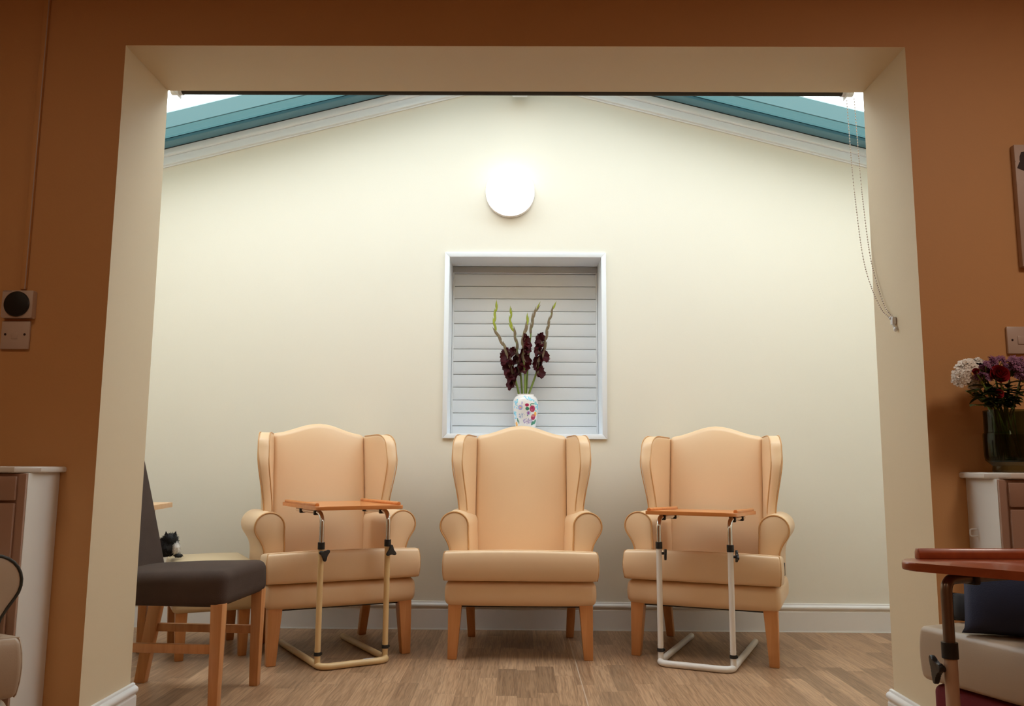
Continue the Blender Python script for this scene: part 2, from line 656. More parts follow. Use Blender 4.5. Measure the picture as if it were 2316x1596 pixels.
k = 0
for s in (-1, 1):
    k += 1
    bm = BM()
    slope_slab(bm, s, WY - 0.050, WY, -0.044, 0.0, bev=0.006)
    slope_slab(bm, s, WY - 0.030, WY, -0.090, -0.044, bev=0.004)
    slope_slab(bm, s, WY - 0.012, WY, -0.097, -0.088, bev=0.002)
    struct('trim_%d' % k, bm, M['upvc'], True)                 # stepped white moulding
    bm = BM()
    slope_slab(bm, s, GB, WY - 0.050, -0.006, 0.0175)
    struct('trim_%d' % (k + 2), bm, M['black'])                 # black gasket
    bm = BM()
    slope_slab(bm, s, 4.535, GB, -0.004, 0.0175, bev=0.002)
    struct('trim_%d' % (k + 4), bm, M['barblue'], True)
    bm = BM()
    slope_slab(bm, s, 4.42, 4.535, 0.012, 0.018)
    struct('window_%d' % (k + 1), bm, M['tint_deep'])
    bm = BM()
    slope_slab(bm, s, 4.25, 4.42, 0.012, 0.018)
    struct('window_%d' % (k + 3), bm, M['tint_mid'])
    bm = BM()
    slope_slab(bm, s, 3.15, 4.25, 0.012, 0.018)
    struct('window_%d' % (k + 5), bm, M['tint_clear'])
    bm = BM()
    slope_slab(bm, s, BY, 3.15, 0.0, 0.06)
    struct('trim_%d' % (k + 7), bm, M['upvc'])                  # unseen solid panel added to cut frontal roof light
bm = BM()
box(bm, -0.062, 0.062, BY, 4.60, 2.985, 3.24, 0.01)
box(bm, -0.045, 0.045, BY, 4.60, 2.968, 2.99, 0.008)
struct('trim_7', bm, M['upvc'], True)

# lounge shell round the camera
bm = BM()
box(bm, -LX - 0.1, LX + 0.1, LY - 0.1, FY, LZ, LZ + 0.1)
struct('ceiling', bm, M['ceil'])
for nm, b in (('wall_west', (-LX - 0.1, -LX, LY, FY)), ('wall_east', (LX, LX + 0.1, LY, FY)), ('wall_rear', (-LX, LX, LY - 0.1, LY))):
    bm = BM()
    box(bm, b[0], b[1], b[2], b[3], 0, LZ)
    struct(nm, bm, M['dimwall'])

# skirting boards: flat face, groove and a rounded bead
SK = [(0, 0), (0.016, 0), (0.016, 0.104), (0.013, 0.108), (0.013, 0.112), (0.019, 0.117), (0.0215, 0.124), (0.0205, 0.131),
      (0.016, 0.136), (0.010, 0.139), (0.0085, 0.1455), (0.004, 0.147), (0, 0.147)]
bm = BM()
prism(bm, SK, -SIDE, SIDE, lambda d, z, t: (t, WY - d, z))
box(bm, -SIDE, SIDE, WY - 0.0195, WY - 0.014, 0, 0.0045)
struct('baseboard_back', bm, M['gloss'], True)


def reveal_board(name, x, s):
    bm = BM()
    prism(bm, SK, FY - 0.016, BY + 0.016, lambda d, z, t: (x + s * d, t, z))
    prism(bm, SK, -3.0 if s > 0 else x + 0.0, x if s > 0 else 3.0, lambda d, z, t: (t, BY + d, z))
    struct(name, bm, M['gloss'], True)


reveal_board('baseboard_left', XL, 1)
reveal_board('baseboard_right', XR, -1)

# serving hatch: trim frame, reveal, sill
w1 = bpy.data.objects.new('window_1', None)
col.objects.link(w1)
w1['kind'] = 'structure'
bm = BM()
X0, X1, Z0, Z1 = -0.421, 0.492, 1.018, 2.071
fw = 0.027
O = [(X0, Z0), (X1, Z0), (X1, Z1), (X0, Z1)]
I = [(X0 + fw, Z0 + fw), (X1 - fw, Z0 + fw), (X1 - fw, Z1 - fw), (X0 + fw, Z1 - fw)]
for i in range(4):
    j = (i + 1) % 4
    f0 = [bm.verts.new((p[0], WY - d, p[1])) for d in (0, 0.012) for p in (O[i], O[j], I[j], I[i])]
    for q in ((3, 2, 1, 0), (4, 5, 6, 7), (0, 1, 5, 4), (1, 2, 6, 5), (2, 3, 7, 6), (3, 0, 4, 7)):
        bm.faces.new([f0[t] for t in q])
e = bm.edges[:]
bmesh.ops.bevel(bm, geom=e, offset=0.002, segments=2, profile=0.5, affect='EDGES')
obj('window_frame', bm, M['upvc'], w1)
bm = BM()
xa, xb, za, zb = X0 + fw, X1 - fw, Z0 + fw, Z1 - fw
t = 0.012
box(bm, xa - t, xa, WY - 0.002, WY + HD, za - t, zb + t)
box(bm, xb, xb + t, WY - 0.002, WY + HD, za - t, zb + t)
box(bm, xa, xb, WY - 0.002, WY + HD, zb, zb + t)
box(bm, xa, xb, WY - 0.002, WY + HD, za - t, za)
obj('reveal', bm, M['upvc'], w1, False)

# ================================================================== ROLLER SHUTTER
rs = tag(thing('roller_shutter', ((xa + xb) / 2, WY + HD - 0.03, za)),
         'closed white roller shutter of horizontal slats inside the serving hatch', 'shutter')
hw = (xb - xa) / 2 - 0.001
SP = 0.0752
top = zb - za - 0.002
bm = BM()
z = top - 0.040 - SP
prof = [(0.003, 0.0), (-0.0028, 0.0006), (-0.004, 0.004), (-0.0052, 0.012), (-0.0046, 0.022), (-0.0046, 0.066), (-0.0035, 0.0715), (0.001, 0.0732), (0.004, 0.0735)]
while z > -SP:
    lo = max(z, 0.0)
    ring0, ring1 = [], []
    for d, h in prof:
        zz = max(z + h, 0.0005)
        ring0.append(bm.verts.new((-hw + 0.008, d, zz)))
        ring1.append(bm.verts.new((hw - 0.008, d, zz)))
    for i in range(len(prof) - 1):
        bm.faces.new((ring0[i], ring1[i], ring1[i + 1], ring0[i + 1]))
    z -= SP
box(bm, -hw + 0.008, hw - 0.008, 0.006, 0.012, 0.0005, top - 0.02)
obj('curtain', bm, M['shutter'], rs, True, 50)
bm = BM()
box(bm, -hw, hw, -0.018, 0.02, top - 0.034, top, 0.003)
obj('head_rail', bm, M['shutbox'], rs)
bm = BM()
box(bm, -hw + 0.008, hw - 0.008, -0.012, 0.004, top - 0.040, top - 0.034, 0.001)
obj('lip', bm, M['shutter'], rs)
for s in (-1, 1):
    bm = BM()
    box(bm, s * hw - (0.010 if s > 0 else 0), s * hw + (0 if s > 0 else 0.010), -0.014, 0.02, 0.0005, top - 0.034, 0.002)
    obj('guide_rail', bm, M['shutter'], rs)

# ================================================================== BULKHEAD LAMP
lp = tag(thing('wall_lamp', (-0.053, WY, 2.414)), 'lit round white bulkhead lamp on the gable wall above the hatch', 'lamp')
TOFRONT = Matrix.Rotation(R(90), 4, 'X')          # local z -> -y
bm = BM()
lathe(bm, [(0, 0), (0.132, 0), (0.139, 0.003), (0.140, 0.026), (0.137, 0.032), (0, 0.032)], 64)
obj('lamp_body', turn(bm, TOFRONT), M['lampbody'], lp)
bm = BM()
lathe(bm, [(0.136, 0.030), (0.1385, 0.040), (0.138, 0.066), (0.126, 0.085), (0.09, 0.098), (0.05, 0.104), (0, 0.106)], 64)
obj('diffuser', turn(bm, TOFRONT), M['lampglow'], lp)

# ================================================================== ROLLED BLIND
rb = tag(thing('roller_blind', (0, 2.952, 2.247)), 'dark rolled-up blind running along the head of the wide opening', 'blind')
bm = BM()
tube(bm, [(-1.262, 0, 0), (1.196, 0, 0)], 0.0205, 20)
obj('rolled_fabric', bm, M['blind'], rb)
for sx, x in ((-1, -1.262), (1, 1.196)):
    bm = BM()
    box(bm, min(x, x + sx * 0.004), max(x, x + sx * 0.004), -0.051, 0.022, -0.03, 0.03, 0.001)
    tube(bm, [(x - sx * 0.012, 0, 0), (x + sx * 0.028, 0, 0)], [0.0235, 0.0235], 20)
    obj('bracket', bm, M['upvc'], rb)


def atx(px, py, X):
    d = AX_R * ((px - 1158) / F_PX) + AX_U * (-(py - 798) / F_PX) + AX_F
    return Vector((0, 0, EYE)) + d * (X / d.x)


# the pull chain hangs off the bracket and is drawn forward to a cleat on the reveal
chains = ([(1.205, 2.960, 2.222), (1.2075, 2.952, 2.00), (1.211, 2.940, 1.82), (1.216, 2.915, 1.62), (1.222, 2.875, 1.50), (1.228, 2.815, 1.405), (1.231, 2.757, 1.362)],
          [(1.226, 2.944, 2.222), (1.2285, 2.936, 2.00), (1.230, 2.922, 1.82), (1.2315, 2.892, 1.62), (1.233, 2.850, 1.50), (1.234, 2.795, 1.405), (1.234, 2.742, 1.364)])
for pts in chains:
    bm = BM()
    P = spline(pts, 40)
    acc = 0.0
    last = P[0]
    tube(bm, P[::8] + [P[-1]], 0.0006, 4)
    for p in P[1:]:
        acc += (p - last).length
        last = p
        if acc > 0.0088:
            acc = 0
            ret = bmesh.ops.create_icosphere(bm, subdivisions=1, radius=0.0027)
            bmesh.ops.translate(bm, verts=ret['verts'], vec=p - rb.location)
        else:
            continue
    for v in bm.verts:
        if v.co.z > 0.9 or v.co.y > 1:
            v.co -= rb.location
    obj('pull_chain', bm, M['bead'], rb, True, 180)
cl = tag(thing('chain_cleat', (XR, 2.742, 1.352)), 'small clear plastic cleat holding the blind chain on the right reveal', 'cleat')
bm = BM()
box(bm, -0.014, -0.0005, -0.009, 0.009, -0.014, 0.012, 0.003)
blob(bm, (-0.012, 0.006, 0.009), (0.007, 0.007, 0.006), 2)
obj('hook', bm, M['clear'], cl)
bm = BM()
tube(bm, [(-0.009, -0.002, -0.012), (-0.008, -0.008, -0.026), (-0.006, -0.011, -0.03)], 0.0035, 8)
blob(bm, (-0.007, -0.012, -0.031), (0.006, 0.006, 0.008), 2)
obj('tail', bm, M['clear'], cl)

# ================================================================== ARMCHAIRS
def yb(z):
    return 0.438 + (z - 0.45) * 0.145


def armchair(name, loc, rz, lea, pip, leg, wings=True, seam=None):
    t = thing(name, loc, rz)
    # seat base rail
    bm = BM()

    def w_base(p):
        fx, fz = p.x / 0.341, p.z / 0.056
        q = Vector((p.x, p.y + 0.25, p.z + 0.291))
        if p.y < -0.15:
            q.y -= 0.010 * (1 - fx * fx) + 0.012 * (1 - fz * fz)
        if abs(p.x) > 0.28:
            q.x += 0.006 * (1 - fz * fz) * (1 if p.x > 0 else -1)
        return q
    rbox(bm, 0.341, 0.25, 0.056, 0.026, 8, w_base)
    obj('seat_base', bm, lea, t)
    bm = BM()
    box(bm, -0.29, 0.29, 0.03, 0.48, 0.228, 0.24)
    obj('dust_cover', bm, M['black'], t, False)
    # T shaped seat cushion
    bm = BM()

    def w_cush(p):
        fx, fy, fz = p.x / 0.352, (p.y + 0.0) / 0.075, p.z / 0.066
        q = Vector((p.x, p.y + 0.045, p.z + 0.416))
        q.z -= 0.10 * max(0.0, q.y)
        if p.z > 0:
            q.z += 0.007 * (1 - fx * fx)
        if p.y < 0:
            q.y -= 0.012 * (1 - fz * fz) + 0.006 * (1 - fx * fx)
        if abs(p.x) > 0.3:
            q.x += 0.006 * (1 - fz * fz) * (1 if p.x > 0 else -1)
        return q
    rbox(bm, 0.352, 0.075, 0.066, 0.014, 8, w_cush)

    def w_cush2(p):
        fx, fy = p.x / 0.25, p.y / 0.2
        q = Vector((p.x, p.y + 0.28, p.z + 0.416))
        if p.z > 0:
            q.z += 0.008 * (1 - fx * fx) - 0.003
        q.z -= 0.12 * max(0.0, q.y)
        return q
    rbox(bm, 0.245, 0.2, 0.066, 0.018, 8, w_cush2)
    cu = obj('seat_cushion', bm, lea, t)
    bm = BM()
    for s in (-1, 1):
        tube(bm, [(s * 0.3470, -0.0245, 0.353), (s * 0.3492, -0.0280, 0.358), (s * 0.3526, -0.0350, 0.385), (s * 0.3539, -0.0375, 0.416), (s * 0.3526, -0.0350, 0.447), (s * 0.3492, -0.0280, 0.474), (s * 0.3470, -0.0245, 0.479)], 0.0022, 6)
    tube(bm, [(x, -0.0225 - 0.006 * (1 - (x / 0.352) ** 2), 0.480 + 0.007 * (1 - (x / 0.352) ** 2)) for x in [-0.35 + 0.05 * i for i in range(15)]], 0.0016, 6)
    obj('seam', bm, seam or pip, cu)
    # backrest
    bm = BM()
    zc, hz = 0.69, 0.34

    def w_back(p):
        z = p.z + zc
        fx = p.x / 0.238
        arch = 0.053 * 0.5 * (1 + math.cos(PI * max(-1, min(1, fx))))
        q = Vector((p.x, p.y + 0.052 + yb(z), z + arch * sstep((z - 0.72) / 0.3)))
        if p.y < 0:
            fz = p.z / hz
            q.y -= 0.020 * (1 - fx * fx) * (1 - fz ** 4) - 0.012
        if not wings:
            q.x *= 1.0
        return q
    rbox(bm, 0.238, 0.052, hz, 0.024, 12, w_back)
    obj('backrest', bm, lea, t)
    # rear shell under the wings
    bm = BM()

    def w_shell(p):
        z = p.z + 0.63
        return Vector((p.x, p.y + yb(z) + 0.085, z))
    rbox(bm, 0.272, 0.03, 0.385, 0.015, 6, w_shell)
    obj('back_panel', bm, lea, t)
    for s in (-1, 1):
        if wings:
            zb0, zt0, L0 = 0.60, 1.03, 0.30

            def surf(a, th, z, s=s):
                """a = 0 rear .. 1 front, th = 0 inner .. 1 outer"""
                kz = sstep((z - 0.60) / 0.40)
                L = 0.150 + 0.050 * kz - 0.012 * sstep((z - 0.93) / 0.1)
                sv = -0.085 + a * (L + 0.085)
                tk = 0.044 + 0.014 * kz
                xin = 0.236 + max(0.0, sv) * (0.20 + 0.10 * kz)
                drop = 0.0
                if a > 0.72:
                    u = (a - 0.72) / 0.28
                    drop = 0.075 * (1 - math.sqrt(max(0.0, 1 - u * u)))
                zz = zb0 + (z - zb0) * (1 - drop / (zt0 - zb0)) - 0.012 * (1 - a)
                belly = 0.006 * math.sin(PI * max(0, min(1, th))) if False else 0
                return Vector((s * (xin + th * tk + belly), yb(zz) - sv + 0.012, zz))

            def w_wing(p):
                a = (0.15 - p.y) / 0.30
                th = (p.x + 0.029) / 0.058
                z = p.z + (zb0 + zt0) / 2
                q = surf(a, th, z)
                if a > 0.9:      # soft front border
                    q.y -= 0.007 * (1 - (2 * th - 1) ** 2)
                if th < 0.3:     # soft inner face
                    q.x -= s * 0.0  # flat
                return q
            bm = BM()
            rbox(bm, 0.029, 0.15, (zt0 - zb0) / 2, 0.012, 14, w_wing)
            wg = obj('wing', bm, lea, t)
            bm = BM()
            for th in (0.05, 0.95):
                path = [surf(a, th, zt0 + 0.001) for a in (0.30, 0.45, 0.6, 0.7, 0.78, 0.85, 0.91, 0.955, 0.985)]
                path += [surf(1.0, th, 1.018 - i * 0.03) for i in range(0, 13)]
                tube(bm, [p + Vector((0, -0.0005, 0)) for p in path], 0.0027, 6)
            obj('piping', bm, pip, wg)
        # arm with rolled scroll, running down to the rail
        pr = [(0.246, 0.26), (0.246, 0.40), (0.247, 0.50), (0.250, 0.55)]
        for k in range(17):
            a = R(180 - k * 215 / 16)
            pr.append((0.317 + 0.067 * math.cos(a), 0.585 + 0.066 * math.sin(a)))
        pr += [(0.357, 0.525), (0.345, 0.503), (0.338, 0.48), (0.3355, 0.455), (0.335, 0.40), (0.335, 0.26)]
        cxm, czm = 0.30, 0.45
        rings = []
        bm = BM()
        for yy, ins in ((0.120, 0.010), (0.1225, 0.004), (0.129, 0.0), (0.22, 0), (0.34, 0), (0.46, 0), (0.505, 0.0), (0.512, 0.004), (0.514, 0.01)):
            ring = []
            f = (yy - 0.12) / 0.39
            for x, z in pr:
                d = Vector((x - 0.312, z - 0.585 if z > 0.5 else 0))
                xx, zz = x, z
                if ins and d.length > 0:
                    d.normalize()
                    xx -= d.x * ins
                    zz -= d.y * ins
                if x < 0.30:
                    xx -= 0.032 * f * (1 - (x - 0.246) / 0.054)
                ring.append(bm.verts.new((s * xx, yy, zz)))
            rings.append(ring)
        n = len(pr)
        for a, b in zip(rings, rings[1:]):
            for i in range(n):
                bm.faces.new((a[i], a[(i + 1) % n], b[(i + 1) % n], b[i]))
        bm.faces.new(rings[0])
        bm.faces.new(rings[-1])
        ar = obj('armrest', bm, lea, t)
        bm = BM()
        path = [(s * (x - (0.004 if x < 0.30 else -0.001) * 0), 0.123, z) for x, z in pr if z > 0.395]
        tube(bm, path, 0.0036, 8)
        obj('piping', bm, pip, ar)
    # legs
    for s in (-1, 1):
        bm = BM()
        taper(bm, (s * 0.309, 0.024, 0), (0.021, 0.021), (s * 0.299, 0.036, 0.243), (0.031, 0.031))
        obj('leg', bm, leg, t)
        bm = BM()
        taper(bm, (s * 0.252, 0.535, 0), (0.019, 0.019), (s * 0.262, 0.475, 0.25), (0.023, 0.023))
        obj('leg', bm, leg, t)
    return t


grp = 'wingback armchairs by the back wall'
mid = armchair('wingback_armchair', (0.014, 3.945, 0), R(-0.4), M['leather'], M['piping'], M['legwood'])
tag(mid, 'tan leather wingback armchair with nothing in front, under the vase in the hatch', 'armchair', grp)
left = copy_tree(mid)
left.location, left.rotation_euler = (-0.790, 3.923, 0), (0, 0, R(27))
tag(left, 'tan leather wingback armchair behind the beige-legged tray table, beside the brown dining chair', 'armchair', grp)
right = copy_tree(mid)
right.location, right.rotation_euler = (0.837, 3.946, 0), (0, 0, R(-21.5))
tag(right, 'tan leather wingback armchair behind the white-legged tray table', 'armchair', grp)
bm = BM()
box(bm, 0.336, 0.3445, 0.30, 0.33, 0.36, 0.42, 0.003)
obj('tag', bm, M['black'], right)['label'] = 'black fabric tag'

# ================================================================== TRAY TABLES
def tray_table(name, loc, rz, frame, trayw, knobs, topo, topz, lips, leglen=0.60, sep=0.305, tilt=0.0, sticker=False, bend=0.055, tubem=None, edge=0.003):
    """local: posts on y = 0, base legs run to +y under the chair"""
    t = thing(name, loc, rz)
    h = sep / 2
    br, pr_ = 0.0145, 0.0128
    bm = BM()
    tube(bm, fillet([(-h, leglen, br), (-h, -0.045, br), (h, -0.045, br), (h, leglen, br)], 0.05, 7), br, 14)
    fr = obj('base_frame', bm, frame, t)
    if sticker:
        bm = BM()
        for i in range(8):
            pass
        a = [R(70 + 8 * i) for i in range(8)]
        vs = [[bm.verts.new((x, -0.045 - (br + 0.0005) * math.cos(q), br + (br + 0.0005) * math.sin(q))) for q in a] for x in (0.035, 0.085)]
        for i in range(7):
            bm.faces.new((vs[0][i], vs[0][i + 1], vs[1][i + 1], vs[1][i]))
        obj('sticker', bm, M['sticker'], fr)['label'] = 'small silver sticker'
    ztube = topz - 0.030
    for i, s in enumerate((-1, 1)):
        x = s * h
        bm = BM()
        tube(bm, [(x, 0, 0.018), (x, 0, 0.515)], pr_, 16)
        tube(bm, [(x, 0, 0.081), (x, 0, 0.084)], pr_ + 0.0009, 16)
        po = obj('post', bm, frame, t)
        bm = BM()
        tube(bm, [(x, 0, 0.055), (x, 0, 0.070)], 0.0155, 16)
        box(bm, x + 0.012, x + 0.020, -0.006, 0.006, 0.057, 0.068, 0.002)
        obj('clip', bm, M['blackp'], po)
        bm = BM()
        tube(bm, fillet([(x, 0, 0.47), (x, 0, ztube), (x, 0.36, ztube - tilt * 0.36)], bend, 8), 0.0108, 14)
        ch = obj('sliding_tube', bm, tubem or M['chrome'], t)
        bm = BM()
        tube(bm, [(x, 0, 0.503), (x, 0, 0.533)], 0.0155, 18)
        obj('collar', bm, M['blackp'], po)
        # three lobed knob on a short stud
        ka = knobs[i]
        bm = BM()
        lob = []
        for k in range(48):
            a = 2 * PI * k / 48
            lob.append(((0.013 + 0.017 * (0.5 + 0.5 * math.cos(3 * a)) ** 1.6) * math.cos(a + ka[1]), (0.013 + 0.017 * (0.5 + 0.5 * math.cos(3 * a)) ** 1.6) * math.sin(a + ka[1])))
        prism(bm, lob, 0.010, 0.020, bev=0.002)
        tube(bm, [(0, 0, -0.004), (0, 0, 0.012)], 0.006, 12)
        d = Vector((math.cos(ka[0]), math.sin(ka[0]), 0))
        mtx = Matrix.Translation(Vector((x, 0, 0.482)) + d * pr_) @ d.to_track_quat('Z', 'Y').to_matrix().to_4x4()
        obj('knob', turn(bm, mtx), M['blackp'], po)
        for yy in (0.075, 0.285):
            zb_ = ztube - tilt * yy
            bm = BM()
            box(bm, x - 0.015, x + 0.015, yy - 0.009, yy + 0.009, zb_ - 0.014, zb_ + 0.0135, 0.004)
            obj('bracket', bm, M['blackp'], ch)
    bm = BM()
    prism(bm, topo, topz - 0.0165, topz, bev=edge, seg=4)
    SH = Matrix.Identity(4)
    SH[2][1] = -tilt
    bm.transform(SH)
    tp = obj('table_top', bm, trayw, t)
    for (a, b, hh, wd) in lips:
        bm = BM()
        a, b = Vector((*a, topz)), Vector((*b, topz))
        d = (b - a).normalized()
        nn = Vector((-d.y, d.x, 0))
        sec = [(-wd, 0), (wd, 0), (wd, hh * 0.6), (wd * 0.5, hh), (-wd * 0.5, hh), (-wd, hh * 0.6)]
        r0 = [bm.verts.new(a + nn * u + Vector((0, 0, v))) for u, v in sec]
        r1 = [bm.verts.new(b + nn * u + Vector((0, 0, v))) for u, v in sec]
        for i in range(6):
            bm.faces.new((r0[i], r0[(i + 1) % 6], r1[(i + 1) % 6], r1[i]))
        bm.faces.new(r0)
        bm.faces.new(r1)
        e = bm.edges[:]
        bmesh.ops.bevel(bm, geom=e, offset=0.0015, segments=2, profile=0.5, affect='EDGES')
        bm.transform(SH)
        obj('lip', bm, trayw, tp)
    return t


tw = 0.204
top = rounded_poly([(-tw, -0.075), (tw, -0.075), (tw, 0.46), (-tw, 0.46)], [0.03, 0.03, 0.012, 0.012])
lips = [((-tw + 0.012, -0.035), (-tw + 0.012, 0.43), 0.014, 0.009), ((tw - 0.012, -0.035), (tw - 0.012, 0.43), 0.014, 0.009)]
lt = tray_table('tray_table', (-0.727, 3.838, 0), R(31.5), M['beigepaint'], M['traywood'],
                ((R(-75), 0.6), (R(-75), 1.57)), top, 0.690, lips, 0.55, 0.312, sticker=True)
tag(lt, 'tray table with beige tube frame and raised-edge wood top over the left armchair', 'table')
tw2 = 0.20
top2 = rounded_poly([(-tw2, -0.075), (tw2, -0.075), (tw2, 0.50), (-tw2, 0.50)], [0.008, 0.045, 0.012, 0.012])
lips2 = [((-tw2 + 0.012, -0.055), (-tw2 + 0.012, 0.46), 0.013, 0.009), ((tw2 - 0.012, -0.015), (tw2 - 0.012, 0.46), 0.013, 0.009)]
rt = tray_table('tray_table', (0.785, 3.832, 0), R(-24), M['whitepaint'], M['traywood'],
                ((R(20), 0.4), (R(20), 1.2)), top2, 0.672, lips2, 0.62, 0.318, tilt=0.028)
tag(rt, 'tray table with white tube frame and cherry wood top over the right armchair', 'table')
# close to the camera on the right
NA, NS = R(-65), 0.31
NC = Vector((0.847, 1.715, 0)) + Vector((math.cos(NA), math.sin(NA), 0)) * NS / 2


def to_local(x, y):
    d = Vector((x, y, 0)) - NC
    return (d.x * math.cos(NA) + d.y * math.sin(NA), -d.x * math.sin(NA) + d.y * math.cos(NA))


top3 = rounded_poly([to_local(*p) for p in ((0.770, 1.745), (0.93, 1.588), (1.10, 1.40), (1.45, 1.42), (1.45, 1.855), (0.825, 1.825))],
                    [0.032, 0.06, 0.05, 0.03, 0.03, 0.03])
nt_ = tray_table('tray_table', NC, NA, M['pinkpaint'], M['darktray'],
                 ((R(240), 0.3), (R(240), 0.9)), top3, 0.683, [(to_local(0.836, 1.808), to_local(1.44, 1.834), 0.021, 0.010)], 0.40, NS, bend=0.026, tubem=M['darkchrome'], edge=0.0045)
tag(nt_, 'dark mahogany tray table with pinkish post in the right foreground', 'table')

# ================================================================== BROWN DINING CHAIR
dc = tag(thing('dining_chair', (-1.262, 3.305, 0), R(86)),
         'dark brown upholstered dining chair with beech legs, seen from its side at the left', 'chair')


def w_seat(p):
    fx, fy, fz = p.x / 0.215, p.y / 0.235, p.z / 0.052
    q = Vector((p.x, p.y, p.z + 0.417))
    if p.z > 0:
        q.z += 0.016 * (1 - fx * fx) * (1 - 0.6 * fy * fy) + 0.004 - 0.010 * fy
    if p.y < 0:
        q.x *= 1.0 - 0.02 * fz
    k = 1 + 0.012 * (-fz)
    q.x *= k
    return q


bm = BM()
rbox(bm, 0.215, 0.235, 0.056, 0.034, 10, w_seat)
obj('seat', bm, M['brown'], dc)
bm = BM()


def w_dback(p):
    z = p.z + 0.80
    return Vector((p.x * (1 - 0.05 * (z - 0.45)), p.y + 0.225 + (z - 0.45) * 0.24 + 0.05 * (z - 0.45) ** 2, z))


rbox(bm, 0.208, 0.034, 0.38, 0.022, 8, w_dback)
obj('backrest', bm, M['brown'], dc)
for s in (-1, 1):
    bm = BM()
    taper(bm, (s * 0.190, -0.206, 0), (0.017, 0.017), (s * 0.190, -0.206, 0.375), (0.0225, 0.0225), 0.003)
    obj('leg', bm, M['beech'], dc)
    bm = BM()
    taper(bm, (s * 0.188, 0.262, 0), (0.017, 0.022), (s * 0.188, 0.205, 0.375), (0.019, 0.026), 0.003)
    obj('leg', bm, M['beech'], dc)
    bm = BM()
    box(bm, s * 0.190 - 0.009, s * 0.190 + 0.009, -0.19, 0.235, 0.200, 0.232, 0.003)
    obj('stretcher', bm, M['beech'], dc)

# ================================================================== FOOTSTOOL, LOW TABLE, SOFT TOY
ft = tag(thing('footstool', (-1.475, 4.119, 0), R(27)), 'beige leather footstool behind the brown dining chair', 'stool')
bm = BM()


def w_st(p):
    fx, fy, fz = p.x / 0.178, p.y / 0.235, p.z / 0.11
    q = Vector((p.x, p.y, p.z + 0.315))
    if p.z > 0:
        q.z += 0.012 * (1 - fx * fx) * (1 - fy * fy)
    return q


rbox(bm, 0.178, 0.235, 0.108, 0.024, 8, w_st)
cu = obj('seat', bm, M['stoolleather'], ft)
bm = BM()
tube(bm, [(-0.16, -0.2345, 0.400), (0.16, -0.2345, 0.400)], 0.002, 6)
tube(bm, [(0.1775, -0.21, 0.400), (0.1775, 0.21, 0.400)], 0.002, 6)
obj('seam', bm, M['piping'], cu)
for sx in (-1, 1):
    for sy in (-1, 1):
        bm = BM()
        taper(bm, (sx * 0.136, sy * 0.190, 0), (0.018, 0.018), (sx * 0.136, sy * 0.190, 0.215), (0.026, 0.026), 0.003)
        obj('leg', bm, M['legwood'], ft)

tb = tag(thing('side_table', (-1.99, 3.83, 0), R(7)), 'pale wood table whose corner shows beside the brown chair back', 'table')
bm = BM()
prism(bm, rounded_poly([(-0.36, -0.23), (0.36, -0.23), (0.36, 0.23), (-0.36, 0.23)], 0.015), 0.664, 0.686, bev=0.003)
obj('table_top', bm, M['paletop'], tb)
bm = BM()
for sx in (-1, 1):
    box(bm, sx * 0.262 - 0.01, sx * 0.262 + 0.01, -0.18, 0.18, 0.61, 0.664, 0.002)
    box(bm, -0.29, 0.29, sx * 0.18 - 0.01, sx * 0.18 + 0.01, 0.61, 0.664, 0.002)
obj('apron', bm, M['beech'], tb)
for sx in (-1, 1):
    for sy in (-1, 1):
        bm = BM()
        taper(bm, (sx * 0.262, sy * 0.190, 0), (0.017, 0.017), (sx * 0.262, sy * 0.190, 0.664), (0.021, 0.021), 0.003)
        obj('leg', bm, M['beech'], tb)

cat = tag(thing('soft_toy', (-1.640, 4.045, 0.4345), R(20)), 'black and white fluffy toy cat sitting on the beige footstool', 'toy')
rnd = random.Random(3)


def furry(name, c, r, mt, n, ln, parent, keep=lambda d: True, seed=1):
    bm = BM()
    blob(bm, c, r, 3, 0.12, seed)
    for _ in range(n):
        d = Vector((rnd.gauss(0, 1), rnd.gauss(0, 1), rnd.gauss(0, 1))).normalized()
        if not keep(d):
            continue
        p = Vector((c[0] + d.x * r[0] * 0.97, c[1] + d.y * r[1] * 0.97, c[2] + d.z * r[2] * 0.97))
        sd = d.cross(Vector((rnd.random() - .5, rnd.random() - .5, rnd.random() - .5))).normalized() * 0.0022
        tip = p + (d + Vector((rnd.uniform(-.5, .5), rnd.uniform(-.5, .5), rnd.uniform(-.7, .2)))).normalized() * ln * rnd.uniform(.6, 1.2)
        tip.z = max(tip.z, 0.001)
        if p.z < 0.002:
            continue
        a, b, e = bm.verts.new(p + sd), bm.verts.new(p - sd), bm.verts.new(p + sd.cross(d) * 1.0)
        tp_ = bm.verts.new(tip)
        bm.faces.new((a, b, tp_))
        bm.faces.new((b, e, tp_))
        bm.faces.new((e, a, tp_))
    return obj(name, bm, mt, parent, True, 180)


furry('body', (-0.02, 0.0, 0.054), (0.062, 0.075, 0.052), M['fur'], 500, 0.018, cat)
cat.scale = (0.86, 0.86, 0.86)
hd = furry('head', (0.0, -0.035, 0.095), (0.038, 0.036, 0.034), M['fur'], 320, 0.013, cat, seed=4)
furry('chest', (0.030, -0.052, 0.050), (0.020, 0.020, 0.034), M['whitefur'], 130, 0.012, cat, seed=6)
furry('paw', (0.046, -0.058, 0.012), (0.022, 0.014, 0.011), M['fur'], 60, 0.009, cat, seed=8)
for s, x in ((-1, -0.020), (1, 0.020)):
    bm = BM()
    pts = [bm.verts.new(v) for v in ((x - 0.012, -0.03, 0.118), (x + 0.012, -0.036, 0.116), (x, -0.02, 0.116), (x + s * 0.006, -0.030, 0.143))]
    for q in ((0, 1, 3), (1, 2, 3), (2, 0, 3), (0, 2, 1)):
        bm.faces.new([pts[i] for i in q])
    obj('ear', bm, M['fur'], hd)

